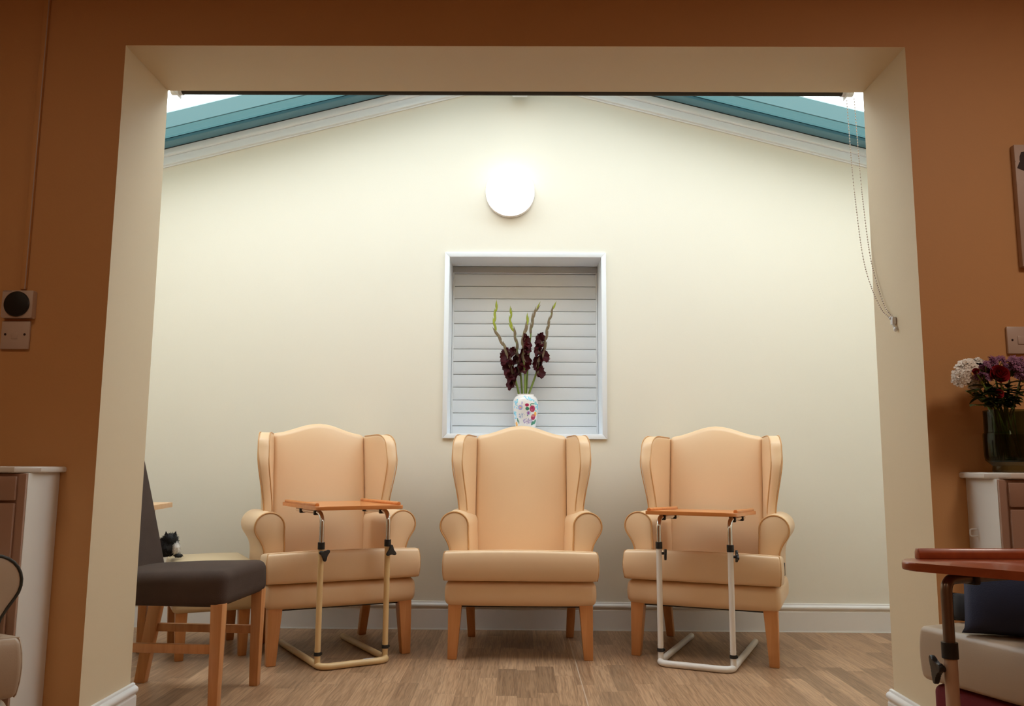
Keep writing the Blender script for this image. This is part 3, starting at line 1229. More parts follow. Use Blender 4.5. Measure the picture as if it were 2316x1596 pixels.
# ================================================================== SHALLOW CABINETS
def cabinet(name, xin, xout, s, label):
    """xin: end towards the opening; s = -1 for the left one"""
    yf, yw = 2.400, FY
    t = tag(thing(name, (xin, yw, 0)), label, 'cabinet')
    W = abs(xout - xin)
    d = yw - yf

    def bx(n, x0, x1, y0, y1, z0, z1, mt, par, bev=0.003):
        bm = BM()
        a, b = sorted((s * x0, s * x1))
        box(bm, a, b, y0, y1, z0, z1, bev)
        return obj(n, bm, mt, par)
    bx('body', 0, W, -d, -0.0005, 0.0, 0.842, M['cabside'], t, 0.002)
    bm = BM()
    ch = 0.05
    poly = [(-0.018, 0), (-0.018, -d + 0.03), (-0.018 + 0.045, -d - 0.025), (W, -d - 0.025), (W, 0)]
    poly = [(s * x, y - 0.0005) for x, y in poly]
    prism(bm, poly if s > 0 else poly[::-1], 0.842, 0.8595, bev=0.005, seg=3)
    obj('worktop', bm, M['cabside'], t)
    bx('front_frame', 0.0, W, -d - 0.010, -d, 0.03, 0.840, M['cabshade'], t)
    x = 0.022
    while x < W - 0.1:
        w = min(0.42, W - 0.02 - x)
        dr = bx('drawer', x, x + w, -d - 0.022, -d - 0.010, 0.765, 0.832, M['cabshade'], t, 0.003)
        bx('handle', x + w / 2 - 0.05, x + w / 2 + 0.05, -d - 0.034, -d - 0.022, 0.795, 0.803, M['cabside'], dr, 0.003)
        do = bx('door', x, x + w, -d - 0.022, -d - 0.010, 0.05, 0.758, M['cabshade'], t, 0.003)
        for g in range(5):
            xx = x + 0.045 + g * (w - 0.09) / 4
            bx('moulding', xx - 0.006, xx + 0.006, -d - 0.026, -d - 0.022, 0.14, 0.68, M['cabshade'], do, 0.002)
        x += w + 0.012
    return t


cabinet('cabinet', -1.388, -2.60, -1, 'shallow white cabinet against the partition wall, left of the wide opening')
rc = cabinet('cabinet', 1.345, 2.60, 1, 'shallow white cabinet under the flower vase, right of the wide opening')
bm = BM()
tube(bm, fillet([(-0.001, -0.05, 0.695), (-0.022, -0.05, 0.695), (-0.022, -0.05, 0.675), (-0.001, -0.05, 0.675)], 0.006, 4), 0.0022, 8)
obj('hook', bm, M['cabside'], rc)

# ================================================================== FITTINGS ON THE PARTITION WALL
def wall_thing(name, x, z, label, cat):
    return tag(thing(name, (x, FY, z)), label, cat)


tk = wall_thing('cable_trunking', -1.5455, 1.41, 'thin vertical cable trunking above the black dial on the left', 'trunking')
bm = BM()
box(bm, -0.009, 0.009, -0.011, -0.0003, -0.005, LZ - 1.411, 0.002)
obj('channel', bm, M['dimwall'], tk)
bm = BM()
box(bm, 0.006, 0.0095, -0.0118, -0.0095, -0.005, LZ - 1.411, 0.0005)
obj('lid_edge', bm, M['plate'], tk)
th = wall_thing('wall_dial', -1.551, 1.356, 'square wall unit with a large round black dial, on the partition wall at the left', 'dial')
bm = BM()
prism(bm, rounded_poly([(-0.048, -0.043), (0.048, -0.043), (0.048, 0.043), (-0.048, 0.043)], 0.004), 0.0003, 0.022, lambda x, y, z: (x, -z, y), bev=0.002)
obj('casing', bm, M['plate'], th)
bm = BM()
lathe(bm, [(0, 0.022), (0.039, 0.022), (0.0395, 0.026), (0.037, 0.029), (0.02, 0.032), (0, 0.033)], 40)
dl = obj('dial', turn(bm, TOFRONT), M['dark'], th)
bm = BM()
box(bm, -0.046, -0.020, -0.0225, -0.0215, 0.0405, 0.0415)
obj('mark', bm, M['screw'], th)
sp = wall_thing('socket_plate', -1.557, 1.261, 'square plastic outlet plate with two screws, below the black dial', 'outlet')
bm = BM()
box(bm, -0.044, 0.044, -0.010, -0.0003, -0.044, 0.044, 0.003)
fp = obj('faceplate', bm, M['plate'], sp)
bm = BM()
prism(bm, [(-0.010, -0.012), (0.010, -0.012), (0.010, 0.012), (-0.012, 0.004)], 0.0095, 0.0112, lambda x, y, z: (x, -z, y), bev=0.0006)
obj('insert', bm, M['plate'], fp)
for s in (-1, 1):
    bm = BM()
    lathe(bm, [(0, 0.0098), (0.0038, 0.0098), (0.0036, 0.0108), (0, 0.0108)], 16)
    o = obj('screw', turn(bm, TOFRONT), M['screw'], fp)
    o.location = (s * 0.030, 0, 0.002)
sw = wall_thing('light_switch', 1.540, 1.261, 'white light switch above the flowers at the right edge', 'switch')
bm = BM()
box(bm, -0.044, 0.044, -0.010, -0.0003, -0.042, 0.042, 0.003)
fp = obj('faceplate', bm, M['plate'], sw)
bm = BM()
box(bm, -0.013, 0.013, -0.0125, -0.0095, -0.013, 0.013, 0.0015)
obj('rocker', bm, M['plate'], fp)
for s in (-1, 1):
    bm = BM()
    lathe(bm, [(0, 0.0098), (0.0035, 0.0098), (0.0032, 0.0107), (0, 0.0107)], 16)
    o = obj('screw', turn(bm, TOFRONT), M['screw'], fp)
    o.location = (s * 0.029, 0, 0)
bd = wall_thing('picture_panel', 1.70, 1.685, 'pale picture panel on the partition wall, high at the right edge', 'picture')
bm = BM()
box(bm, -0.147, 0.147, -0.022, -0.0003, -0.196, 0.196, 0.003)
pn = obj('panel', bm, M['paleplate'], bd)
bm = BM()
blob(bm, (-0.085, -0.0215, 0.140), (0.042, 0.0012, 0.050), 3, 0.8, 5)
obj('blotch', bm, M['screw'], pn)['label'] = 'dark printed blotch'

# ================================================================== PAINTED VASE AND GLADIOLI
VX, VY, VZ = 0.0405, 4.80, HZ0 + 0.0035
vs = tag(thing('porcelain_vase', (VX, VY, VZ)), 'white porcelain vase painted with flowers, on the hatch sill', 'vase')
outer = [(0.0, 0), (0.046, 0), (0.050, 0.004), (0.053, 0.02), (0.058, 0.05), (0.0645, 0.09), (0.0705, 0.13), (0.0725, 0.155), (0.0715, 0.180),
         (0.067, 0.200), (0.058, 0.214), (0.0505, 0.2195), (0.0485, 0.224), (0.0495, 0.229)]
pts = spline([(r, z, 0) for r, z in outer[2:]], 12)
prof = [(0, 0), (0.046, 0)] + [(p.x, p.y) for p in pts]
inner = [(0.047, 0.230), (0.0445, 0.224), (0.055, 0.205), (0.066, 0.155), (0.05, 0.03), (0, 0.02)]
bm = BM()
SEG = 200
lathe(bm, prof + inner, SEG)
vo = obj('vessel', bm, M['vase'], vs, True, 60)
me = vo.data
ca = me.color_attributes.new('paint', 'FLOAT_COLOR', 'POINT')
# painted motif in (u, v): u across the side that faces the camera, v height, both in metres
BLU, TEA, GRN, MAG, LIL, ORG = (0.16, 0.52, 0.74), (0.28, 0.66, 0.70), (0.05, 0.23, 0.13), (0.42, 0.02, 0.09), (0.40, 0.36, 0.62), (0.90, 0.42, 0.06)
PUR = (0.36, 0.26, 0.46)
S1 = 0.143 / 925.0


def uv(px, py):
    return ((px - 770) * S1, 0.229 - (py - 195) * S1 * 1.0)


ell = []
rv = random.Random(11)
for (px, py, rx, ry, c) in [(580, 700, 85, 95, LIL), (580, 705, 34, 30, ORG), (635, 540, 22, 62, LIL), (820, 612, 72, 62, MAG), (835, 745, 70, 66, GRN),
                            (1020, 745, 100, 125, MAG), (1020, 700, 30, 26, (0.25, 0.01, 0.06)), (1000, 790, 30, 20, (0.6, 0.15, 0.22)), (885, 900, 72, 72, LIL),
                            (880, 905, 34, 34, (0.35, 0.05, 0.25)), (1140, 940, 50, 95, ORG), (1075, 1050, 85, 110, MAG), (1060, 1000, 70, 14, (0.85, 0.4, 0.3)), (1070, 1090, 70, 12, (0.3, 0.01, 0.05)),
                            (1110, 1250, 85, 60, GRN), (1060, 1300, 50, 40, GRN), (1180, 1180, 34, 60, GRN), (375, 1300, 45, 90, ORG), (440, 1160, 22, 80, GRN), (480, 1230, 20, 70, GRN),
                            (850, 985, 26, 26, GRN), (800, 1040, 70, 9, GRN), (1040, 560, 90, 22, GRN), (955, 610, 20, 40, GRN)]:
    u, v = uv(px, py)
    ell.append((u, v, rx * S1, ry * S1, c))
for i in range(70):        # blue garland on the shoulder and down both sides
    a = rv.random()
    if i < 34:
        px, py = 690 + a * 470, 330 + (a ** 2.2) * 230 + rv.uniform(-55, 55)
    elif i < 54:
        px, py = 420 + rv.uniform(-60, 60) + (40 if a < .2 else 0), 340 + a * 390
    else:
        px, py = 350 + rv.uniform(-40, 50), 820 + a * 280
    u, v = uv(px, py)
    ell.append((u, v, rv.uniform(18, 34) * S1, rv.uniform(16, 30) * S1, rv.choice((BLU, BLU, TEA, (0.34, 0.68, 0.86)))))
for i in range(14):
    a = rv.random()
    u, v = uv(1180 + rv.uniform(-40, 40), 470 + a * 380)
    ell.append((u, v, 26 * S1, 28 * S1, rv.choice((BLU, TEA, TEA))))
for i in range(70):        # lilac head
    a, q = rv.uniform(0, 2 * PI), math.sqrt(rv.random())
    u, v = uv(860 + 200 * q * math.cos(a), 1200 + 105 * q * math.sin(a))
    ell.append((u, v, 17 * S1, 17 * S1, rv.choice((PUR, LIL, (0.55, 0.47, 0.62)))))
for i in range(30):        # small blue umbel
    a, q = rv.uniform(0, 2 * PI), math.sqrt(rv.random())
    u, v = uv(620 + 130 * q * math.cos(a), 1000 + 100 * q * math.sin(a))
    ell.append((u, v, 15 * S1, 15 * S1, rv.choice(((0.30, 0.38, 0.60), (0.45, 0.55, 0.58), (0.25, 0.32, 0.55)))))
vfac = math.atan2(EYE * 0 - VX, -VY)
base = (0.80, 0.76, 0.74)
for i, v in enumerate(me.vertices):
    rr = math.hypot(v.co.x, v.co.y)
    c = base
    if rr > 0.03 and v.co.z > 0.001:
        ang = math.atan2(v.co.x, -v.co.y)
        for rep in (0.0, PI):       # the motif repeats on the far side
            a2 = (ang - rep + PI) % (2 * PI) - PI
            if abs(a2) > PI / 2:
                continue
            u = 0.0725 * math.sin(a2)
            zz = v.co.z
            for (eu, ev, ru, rvv, ec) in ell:
                if ((u - eu) / ru) ** 2 + ((zz - ev) / rvv) ** 2 < 1:
                    c = ec
    ca.data[i].color = (*c, 1)

G = lambda px, py, Y=4.80: at(1080 + px / 6.938, 670 + py / 6.938, Y) - Vector((VX, VY, 0))


def bract(bm, p, d, ln, w):
    """pointed sheath: flattened spindle from p along d"""
    d = d.normalized()
    sd = d.cross(Vector((0, 1, 0))).normalized()
    nn = sd.cross(d)
    N = 7
    rings = []
    for i in range(N):
        t = i / (N - 1)
        r = w * math.sin(PI * min(1, t * 0.9 + 0.1)) ** 0.8 * (1 - t) ** 0.6 * 1.15 + 0.0004
        c = p + d * ln * t + sd * 0.0
        rings.append([bm.verts.new(c + sd * r * math.cos(2 * PI * k / 8) + nn * r * 0.7 * math.sin(2 * PI * k / 8)) for k in range(8)])
    for a, b in zip(rings, rings[1:]):
        for k in range(8):
            bm.faces.new((a[k], a[(k + 1) % 8], b[(k + 1) % 8], b[k]))
    bm.faces.new(rings[0][::-1])
    bm.faces.new(rings[-1])


def floret(bm, c, d, size, seed):
    """funnel of six ruffled petals opening along d"""
    rr_ = random.Random(seed)
    d = d.normalized()
    a1 = d.orthogonal().normalized()
    a2 = d.cross(a1)
    bs = c - d * size * 0.75
    for k in range(6):
        a = 2 * PI * k / 6 + rr_.uniform(-.15, .15)
        L = size * rr_.uniform(0.85, 1.12) * (1.0 if k % 2 else 0.9)
        e = a1 * math.cos(a) + a2 * math.sin(a)
        sdv = -a1 * math.sin(a) + a2 * math.cos(a)
        NU, NV = 7, 7
        g = []
        for i in range(NU):
            t = i / (NU - 1)
            row = []
            for j in range(NV):
                s = j / (NV - 1) * 2 - 1
                w = size * 0.56 * (0.16 + math.sin(PI * min(1, 0.12 + t * 0.74)) * 0.95) * (1 - 0.25 * t * t)
                out = L * (0.12 + 0.88 * t ** 1.35)
                up = size * (0.95 * t - 0.38 * t * t)
                ru = size * 0.13 * t * t * math.sin(s * 7 + k * 2 + seed) * abs(s) ** 0.5 + rr_.uniform(-1, 1) * size * 0.05 * t * t
                tip = L * 0.16 * t * t * (1 - abs(s))
                row.append(bm.verts.new(bs + e * (out + tip) + d * (up + ru - size * 0.22 * s * s * t * 0) + sdv * w * s + d * size * 0.12 * s * s))
            g.append(row)
        for i in range(NU - 1):
            for j in range(NV - 1):
                bm.faces.new((g[i][j], g[i + 1][j], g[i + 1][j + 1], g[i][j + 1]))


GL = [  # path (photo crop px), depth, florets (x, y, size), first bract t, label
    ([(660, 1640), (648, 1530), (590, 1290), (500, 980), (405, 760), (285, 540), (268, 340), (305, 115)], 4.795,
     [(420, 935, 100), (445, 1085, 95), (500, 1215, 98), (510, 1335, 92)], 0.40, 'leftmost tall gladiolus stem, yellow-green tip and maroon blooms low on its left side'),
    ([(705, 1640), (700, 1530), (672, 1180), (630, 900), (590, 600), (520, 430), (530, 190)], 4.815,
     [(535, 870, 66), (575, 1000, 66), (610, 1165, 70)], 0.42, 'second gladiolus stem from the left, with few small maroon blooms'),
    ([(750, 1640), (748, 1530), (742, 1200), (708, 860), (722, 660), (765, 490), (790, 312)], 4.780,
     [(790, 705, 82), (790, 815, 74), (755, 970, 112), (730, 1105, 70)], 0.50, 'short central gladiolus stem with large bright maroon blooms'),
    ([(770, 1640), (765, 1530), (790, 1100), (828, 700), (850, 460), (885, 290), (960, 155)], 4.825,
     [], 0.62, 'slender gladiolus stem without blooms, second from the right'),
    ([(790, 1640), (808, 1530), (905, 1260), (970, 1030), (1035, 850), (1078, 620), (1122, 400), (1202, 135)], 4.800,
     [(965, 690, 92), (930, 835, 78), (1078, 925, 88), (930, 1040, 96), (1000, 1170, 92)], 0.46, 'rightmost gladiolus stem, tall, maroon blooms on both sides and a brown tip'),
]
for gi, (path, Y, fl, t0, lab) in enumerate(GL):
    P3 = [G(x, y, Y) for x, y in path]
    P3[0].z = VZ + 0.18
    # foot of the stem stands inside the vase
    foot = Vector((P3[0].x * 0.45, (Y - VY) * 0.4, VZ + 0.03))
    P3 = [foot] + P3
    g = tag(thing('gladiolus', (VX, VY, VZ)), lab, 'flower', 'gladioli in the painted vase')
    cur = [p - Vector((0, 0, VZ)) for p in spline(P3, 14)]
    n = len(cur)
    rad = [0.0066 * (1 - 0.72 * (i / n)) + 0.0005 for i in range(n)]
    bm = BM()
    tube(bm, cur, rad, 8)
    obj('stem', bm, M['stem'], g)
    bm = BM()
    bm2 = BM()
    i = int(n * t0)
    k = 0
    sgn = 1
    while i < n - 3:
        t = i / n
        d = (cur[min(i + 5, n - 1)] - cur[i - 1]).normalized()
        sd = d.cross(Vector((0, 1, 0))).normalized()
        d2 = d + sd * 0.10 * sgn + Vector((0, -0.05, 0))
        u = (t - t0) / (1 - t0)
        ln = 0.072 * (1 - 0.35 * u)
        tgt = bm2 if (u > 0.55 and gi in (0, 1)) or (u > .72 and gi in (2, 3)) or u > .9 else bm
        bract(tgt, cur[i] + sd * 0.001 * sgn, d2, ln, 0.0108 * (1 - 0.50 * u) * (0.75 if gi == 3 else 1))
        sgn = -sgn
        i += max(4, int(6.6 - 2 * u))
        k += 1
    # calyx sheaths below the blooms
    for (x, y, s) in fl:
        c = G(x, y, Y) - Vector((0, 0, VZ))
        j = min(range(n), key=lambda q: (cur[q] - (c - Vector((0, 0, 0.035)))).length)
        bract(bm, cur[j], (c - cur[j]) + Vector((0, 0, 0.02)), max(0.03, (c - cur[j]).length * 0.9), 0.0085)
    obj('bud', bm, M['bud'], g)
    obj('bud_tip', bm2, M['budtip'], g)
    for q, (x, y, s) in enumerate(fl):
        c = G(x, y, Y - 0.012) - Vector((0, 0, VZ))
        j = min(range(n), key=lambda w: abs(cur[w].z - c.z))
        away = c - cur[j]
        dirv = Vector((1.0 if away.x > 0 else -1.0, -0.75, 0.18))
        if abs(away.x) < 0.012:
            dirv = Vector((0.35 * (1 if away.x > 0 else -1), -1, 0.1))
        bm = BM()
        floret(bm, c, dirv, s / 6.938 / 1902 * 4.8 * 1.38, gi * 10 + q)
        obj('floret', bm, M['maroon'], g, True, 180)

# ================================================================== GLASS VASE WITH CUT FLOWERS (right)
QX, QY, QZ = 1.418, 2.452, 0.8600
gv = tag(thing('glass_vase', (QX, QY, QZ)), 'stepped green glass vase of cut flowers on the right cabinet', 'vase')
bm = BM()
po = [(0, 0), (0.046, 0), (0.048, 0.006), (0.046, 0.018), (0.052, 0.024), (0.064, 0.034), (0.066, 0.05), (0.067, 0.105), (0.066, 0.112), (0.0625, 0.114),
      (0.0625, 0.178), (0.0605, 0.178), (0.0600, 0.116), (0.0632, 0.108), (0.0635, 0.04), (0.05, 0.03), (0, 0.03)]
lathe(bm, po, 48)
ves = obj('vessel', bm, M['vaseglass'], gv, True, 50)
bm = BM()
lathe(bm, [(0, 0.0305), (0.049, 0.0305), (0.0625, 0.041), (0.0625, 0.107), (0, 0.107)], 40)
obj('water', bm, M['water'], ves)
B = lambda px, py, Y=QY: at(px, py, Y) - Vector((QX, QY, QZ))
fr_ = random.Random(21)


def petal_disc(bm, c, d, r, n, w, layers, cup=0.35, sd=0):
    q = random.Random(sd)
    d = d.normalized()
    a1 = d.orthogonal().normalized()
    a2 = d.cross(a1)
    for L in range(layers):
        rl = r * (1 - L / (layers + 0.6))
        for k in range(n):
            a = 2 * PI * (k + 0.5 * L) / n + q.uniform(-.12, .12)
            e = a1 * math.cos(a) + a2 * math.sin(a)
            s = -a1 * math.sin(a) + a2 * math.cos(a)
            h = cup * r * (0.3 + 0.9 * L / max(1, layers)) * q.uniform(.7, 1.3)
            f = q.uniform(.9, 1.06)
            row = []
            for t, hh, wd in ((0.08, 0.0, 0.35), (0.45, 0.75, 0.9), (0.8, 0.95, 1.0), (0.96, 0.75, 0.62)):
                p = c + e * max(rl * f, r * 0.12) * t + d * h * hh
                row.append((bm.verts.new(p - s * w * wd + d * w * 0.25), bm.verts.new(p), bm.verts.new(p + s * w * wd + d * w * 0.25)))
            for A, B_ in zip(row, row[1:]):
                bm.faces.new((A[0], A[1], B_[1], B_[0]))
                bm.faces.new((A[1], A[2], B_[2], B_[1]))


def stem_to(bm, c, ang, rr, r=0.0028):
    foot = Vector((rr * math.cos(ang), rr * math.sin(ang), 0.034))
    rim = Vector((c.x * 0.42 + foot.x * 0.2, c.y * 0.42 + foot.y * 0.2, 0.178))
    if rim.xy.length > 0.05:
        rim.xy = rim.xy.normalized() * 0.05
    tube(bm, spline([foot, rim, c], 8), r, 8)


def leaf(bm, p, d, ln, w):
    d = d.normalized()
    s = d.cross(Vector((0, 0, 1)))
    s = s.normalized() if s.length > 1e-3 else Vector((1, 0, 0))
    up = s.cross(d)
    N = 7
    pr2 = None
    for i in range(N):
        t = i / (N - 1)
        ww = w * math.sin(PI * (0.06 + 0.92 * t)) ** 0.8 * (1.1 - 0.4 * t)
        c = p + d * ln * t - Vector((0, 0, 1)) * ln * 0.25 * t * t
        row = [bm.verts.new(c - s * ww + up * ww * 0.3), bm.verts.new(c), bm.verts.new(c + s * ww + up * ww * 0.3)]
        if pr2:
            bm.faces.new((pr2[0], pr2[1], row[1], row[0]))
            bm.faces.new((pr2[1], pr2[2], row[2], row[1]))
        pr2 = row


def bloom(name, label, cat, grp, c, ang, rr, build, nleaf=0, sr=0.0028):
    t = tag(thing(name, (QX, QY, QZ)), label, cat, grp)
    bm = BM()
    stem_to(bm, c, ang, rr, sr)
    st = obj('stem', bm, M['stem'], t)
    for k in range(nleaf):
        bm = BM()
        a = fr_.uniform(0, 2 * PI)
        p = Vector((c.x * 0.75, c.y * 0.75, 0.178 + (c.z - 0.178) * (0.45 + 0.16 * k)))
        leaf(bm, p, Vector((math.cos(a), math.sin(a) - 0.3, 0.2)), 0.045, 0.014)
        obj('leaf', bm, M['leaf'], t)
    build(t)


def mum(c, d, r, sd):
    def f(t):
        bm = BM()
        petal_disc(bm, c, d, r, 18, r * 0.15, 6, 0.5, sd)
        obj('flower_head', bm, M['whitepetal'], t, True, 180)
        bm = BM()
        blob(bm, c - d.normalized() * r * 0.15, (r * 0.28,) * 3, 2)
        obj('calyx', bm, M['leaf'], t)
    return f


for px, py, r, dv, lab, i in ((2175, 853, 0.032, (-0.7, -0.6, 0.1), 'lowest white chrysanthemum, far left of the glass vase', 0),
                              (2186, 830, 0.033, (-0.4, -0.6, 0.6), 'highest white chrysanthemum, above the far left one', 1),
                              (2204, 868, 0.025, (-0.1, -0.9, 0.1), 'small white chrysanthemum beside the mauve sprays', 2),
                              (2211, 820, 0.024, (-0.1, -0.3, 0.9), 'white chrysanthemum at the top, next to the mauve sprays', 3)):
    bloom('chrysanthemum', lab, 'flower', 'white chrysanthemums in the glass vase', B(px, py, 2.44), 2.6 + 0.4 * i, 0.030, mum(B(px, py, 2.44), Vector(dv), r, i), 2)


def rose(c, d, r, sd):
    def f(t):
        q = random.Random(sd)
        dd = d.normalized()
        a1 = dd.orthogonal().normalized()
        a2 = dd.cross(a1)
        bm = BM()
        for ring, (n, r0, h) in enumerate(((5, 1.0, 0.35), (5, 0.82, 0.55), (4, 0.6, 0.75), (3, 0.40, 0.88), (2, 0.2, 0.95))):
            for k in range(n):
                a0 = 2 * PI * k / n + ring * 0.7
                g = []
                for i in range(5):
                    t_ = i / 4
                    row = []
                    for j in range(7):
                        s = j / 6 * 2 - 1
                        a = a0 + s * (PI / n) * 1.25
                        rad = r * r0 * (0.35 + 0.75 * math.sin(t_ * 1.5)) * (1 + 0.16 * t_ ** 3)
                        hh = r * (-0.9 + (h + 0.9) * t_) - r * 0.22 * t_ * t_ * s * s + (-r * 0.12 * t_ ** 4 if ring < 2 else 0)
                        row.append(bm.verts.new(c + (a1 * math.cos(a) + a2 * math.sin(a)) * rad * (1 + 0.05 * s) + dd * hh))
                    g.append(row)
                for i in range(4):
                    for j in range(6):
                        bm.faces.new((g[i][j], g[i + 1][j], g[i + 1][j + 1], g[i][j + 1]))
        obj('flower_head', bm, M['redrose'], t, True, 180)
    return f


for px, py, r, dv, lab, i in ((2261, 846, 0.0215, (-0.1, -1, 0.35), 'largest red rose at the front of the glass vase', 0),
                              (2207, 839, 0.0075, (-0.5, -0.8, 0.3), 'small red rose between white chrysanthemums and mauve sprays', 1),
                              (2260, 890, 0.0105, (0, -1, 0.1), 'small red rose low, below the largest rose', 2)):
    bloom('rose', lab, 'flower', 'red roses in the glass vase', B(px, py, 2.405), 4.2 + 0.7 * i, 0.025, rose(B(px, py, 2.405), Vector(dv), r, i), 2)


def spray(c, sd):
    def f(t):
        q = random.Random(sd)
        for k in range(18):
            cc = c + Vector((q.uniform(-0.032, 0.032), q.uniform(-0.035, 0.03), q.uniform(-0.022, 0.018)))
            bm = BM()
            petal_disc(bm, cc, Vector((q.uniform(-.6, .6), q.uniform(-1.0, -.1), q.uniform(0.2, 1))), 0.0165, 15, 0.0018, 3, 0.4, sd * 10 + k)
            h = obj('flower_head', bm, M['purplepetal'], t, True, 180)
            bm = BM()
            tube(bm, [cc - Vector((0, 0, 0.001)), (c.x, c.y, c.z - 0.035)], 0.0012, 5)
            obj('stalk', bm, M['stem'], h)
    return f


for px, py, Y, lab, i in ((2224, 838, 2.43, 'mauve daisy spray next to the white chrysanthemums', 0), (2246, 824, 2.45, 'mauve daisy spray directly above the largest rose', 1),
                          (2284, 824, 2.46, 'mauve daisy spray above and right of the largest rose', 2), (2312, 838, 2.44, 'mauve daisy spray cut by the right picture edge', 3)):
    bloom('daisy_spray', lab, 'flower', 'mauve sprays in the glass vase', B(px, py, Y), 1.0 + 0.9 * i, 0.030, spray(B(px, py, Y), i + 30), 1)

for k, (px, py, Y, lab) in enumerate(((2186, 884, 2.42, 'leafy green sprig sticking out left over the vase rim'), (2222, 895, 2.40, 'broad-leaved green sprig under the small red rose bud'),
                                      (2300, 890, 2.41, 'leafy green sprig at the right, under the mauve sprays'), (2205, 915, 2.42, 'low drooping green sprig at the left of the vase rim'),
                                      (2243, 872, 2.43, 'broad-leaved green sprig just left of the lower small rose'), (2280, 868, 2.43, 'broad-leaved green sprig just right of the largest rose'),
                                      (2310, 872, 2.45, 'leafy green sprig at the right picture edge'))):
    t = tag(thing('leaf_sprig', (QX, QY, QZ)), lab, 'foliage', 'green sprigs in the glass vase')
    c = B(px, py, Y)
    bm = BM()
    stem_to(bm, c, 3.0 + k, 0.035, 0.0018)
    obj('stem', bm, M['stem'], t)
    for j in range(16 if k != 3 else 8):
        bm = BM()
        f = 0.25 + 0.75 * j / (15 if k != 3 else 7)
        p = Vector((c.x * f, c.y * f, 0.18 + (c.z - 0.18) * f))
        a = fr_.uniform(0, 2 * PI)
        leaf(bm, p, Vector((math.cos(a), math.sin(a) - 0.5, fr_.uniform(-.2, .5))), 0.042 if k in (1, 4, 5) else 0.028, 0.016 if k in (1, 4, 5) else 0.009)
        obj('leaf', bm, M['leaf'], t)

# ================================================================== FOREGROUND CHAIRS
fl = armchair('armchair', (-1.385, 1.725, 0), R(45), M['cleather'], M['dpiping'], M['legwood'], wings=False, seam=M['cleather'])
tag(fl, 'cream leather armchair with dark piping, cut by the left picture edge', 'armchair')

us = tag(thing('upholstered_seat', (1.094, 2.00, 0), R(-68)), 'crimson upholstered seat with a cream leather cushion, under the dark tray table', 'seat')
# local: -y front, -x end nearest the opening
bm = BM()


def w_ub(p):
    return Vector((p.x + 0.09, p.y + 0.22, p.z + 0.235))


rbox(bm, 0.265, 0.235, 0.115, 0.02, 6, w_ub)
obj('base', bm, M['crimson'], us)
bm = BM()


def w_uc(p):
    fx, fy, fz = p.x / 0.29, p.y / 0.26, p.z / 0.062
    q = Vector((p.x + 0.10, p.y + 0.23, p.z + 0.421))
    if p.z > 0:
        q.z += 0.012 * (1 - fx * fx) * (1 - fy * fy)
    q.y += (-0.012 if p.y < 0 else 0.012) * (1 - fz * fz) * (1 - fx * fx)
    q.x += (-0.008 if p.x < 0 else 0.008) * (1 - fz * fz)
    return q


rbox(bm, 0.29, 0.26, 0.064, 0.014, 8, w_uc)
obj('seat_cushion', bm, M['cleather'], us)
for sx in (-0.13, 0.31):
    for sy in (0.03, 0.41):
        bm = BM()
        taper(bm, (sx, sy, 0), (0.018, 0.018), (sx, sy, 0.125), (0.024, 0.024), 0.003)
        obj('leg', bm, M['legwood'], us)


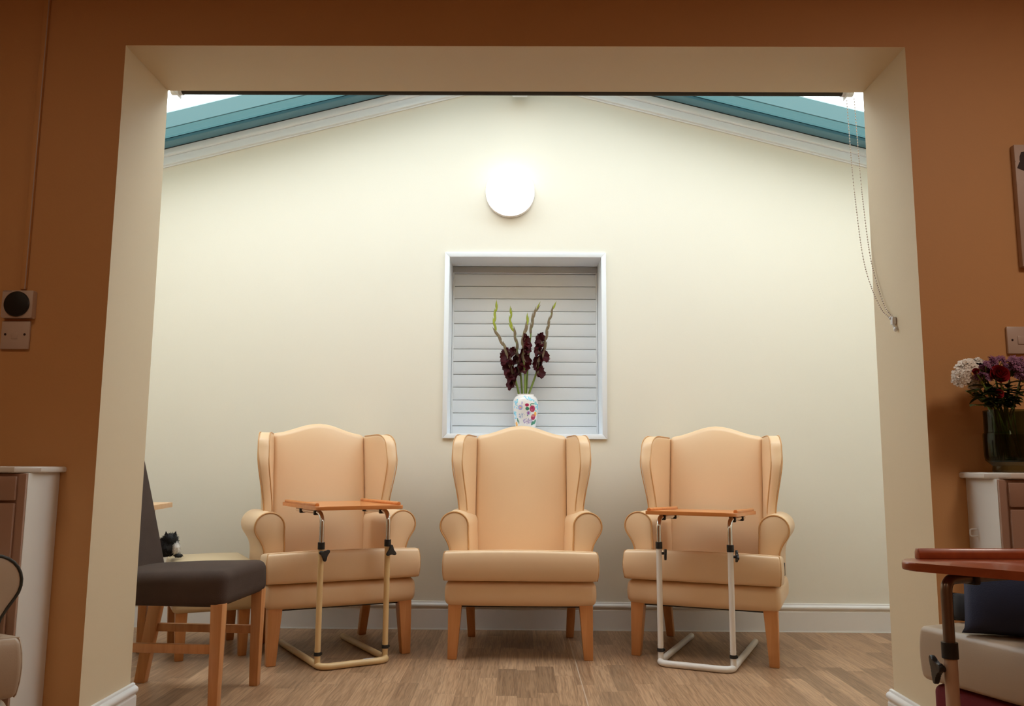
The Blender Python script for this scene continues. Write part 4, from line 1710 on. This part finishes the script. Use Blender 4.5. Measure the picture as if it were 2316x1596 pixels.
def pillow(name, loc, rot, w, h, th, mt, label):
    t = thing(name, loc, 0)
    tag(t, label, 'cushion')
    bm = BM()
    N = 16
    for side in (-1, 1):
        g = []
        for i in range(N + 1):
            row = []
            for j in range(N + 1):
                u, v = i / N * 2 - 1, j / N * 2 - 1
                pin = 1 - 0.06 * (1 - u * u) * abs(v) ** 3
                pin2 = 1 - 0.0 * (1 - v * v) + 0.05 * abs(v) ** 12 * abs(u)
                k = ((1 - u * u) * (1 - v * v)) ** 0.45
                row.append(bm.verts.new((u * w / 2 * pin2, side * th / 2 * k, v * h / 2 * pin + h / 2)))
            g.append(row)
        for i in range(N):
            for j in range(N):
                bm.faces.new((g[i][j], g[i + 1][j], g[i + 1][j + 1], g[i][j + 1]))
    bmesh.ops.remove_doubles(bm, verts=bm.verts[:], dist=1e-5)
    bm.transform(rot)
    zmin = min(v.co.z for v in bm.verts)
    bm.transform(Matrix.Translation((0, 0, -zmin)))
    obj('cover', bm, mt, t, True, 180)
    return t


pillow('cushion', (1.175, 1.955, 0.489), Matrix.Rotation(R(-35), 4, 'Z') @ Matrix.Rotation(R(-12), 4, 'X'), 0.31, 0.19, 0.13, M['navy'],
       'navy blue cushion with pointed corner, lying on the cream seat under the dark tray')
pillow('cushion', (1.265, 2.10, 0.489), Matrix.Rotation(R(-35), 4, 'Z') @ Matrix.Rotation(R(-8), 4, 'X'), 0.40, 0.068, 0.11, M['charcoal'],
       'black cushion mostly hidden behind the navy cushion')

# ================================================================== LIGHT
W = bpy.data.worlds.new('overcast sky')
sc.world = W
W.use_nodes = True
nt = W.node_tree
bg = nt.nodes['Background']
bg.inputs['Color'].default_value = (0.905, 0.965, 1.0, 1)
bg.inputs['Strength'].default_value = 5.6


def area(name, loc, rot, size, power, c, sy=None):
    l = bpy.data.lights.new(name, 'AREA')
    l.energy = power
    l.color = c
    l.shape = 'RECTANGLE'
    l.size = size
    l.size_y = sy or size
    o = bpy.data.objects.new(name, l)
    o.location = loc
    o.rotation_euler = rot
    col.objects.link(o)
    return o


# unseen area lights added under the lounge ceiling to brighten the partition
area('lounge_fill_light', (1.7, 1.2, LZ - 0.06), (0, 0, 0), 0.45, 14, (1.0, 0.85, 0.72))
area('lounge_fill_light', (-1.5, 1.1, LZ - 0.06), (0, 0, 0), 0.45, 6.2, (1.0, 0.78, 0.56))
area('lounge_fill_light', (0.2, -0.6, LZ - 0.06), (0, 0, 0), 0.45, 8, (1.0, 0.80, 0.60))

sc.view_settings.view_transform = 'Standard'
sc.view_settings.look = 'None'
sc.view_settings.exposure = 0.0
sc.view_settings.gamma = 1.0
sc.view_settings.use_curve_mapping = False
sc.cycles.use_denoising = True
sc.cycles.denoiser = 'OPENIMAGEDENOISE'
sc.cycles.max_bounces = 10
sc.cycles.transparent_max_bounces = 16
sc.cycles.caustics_reflective = False
sc.cycles.caustics_refractive = False
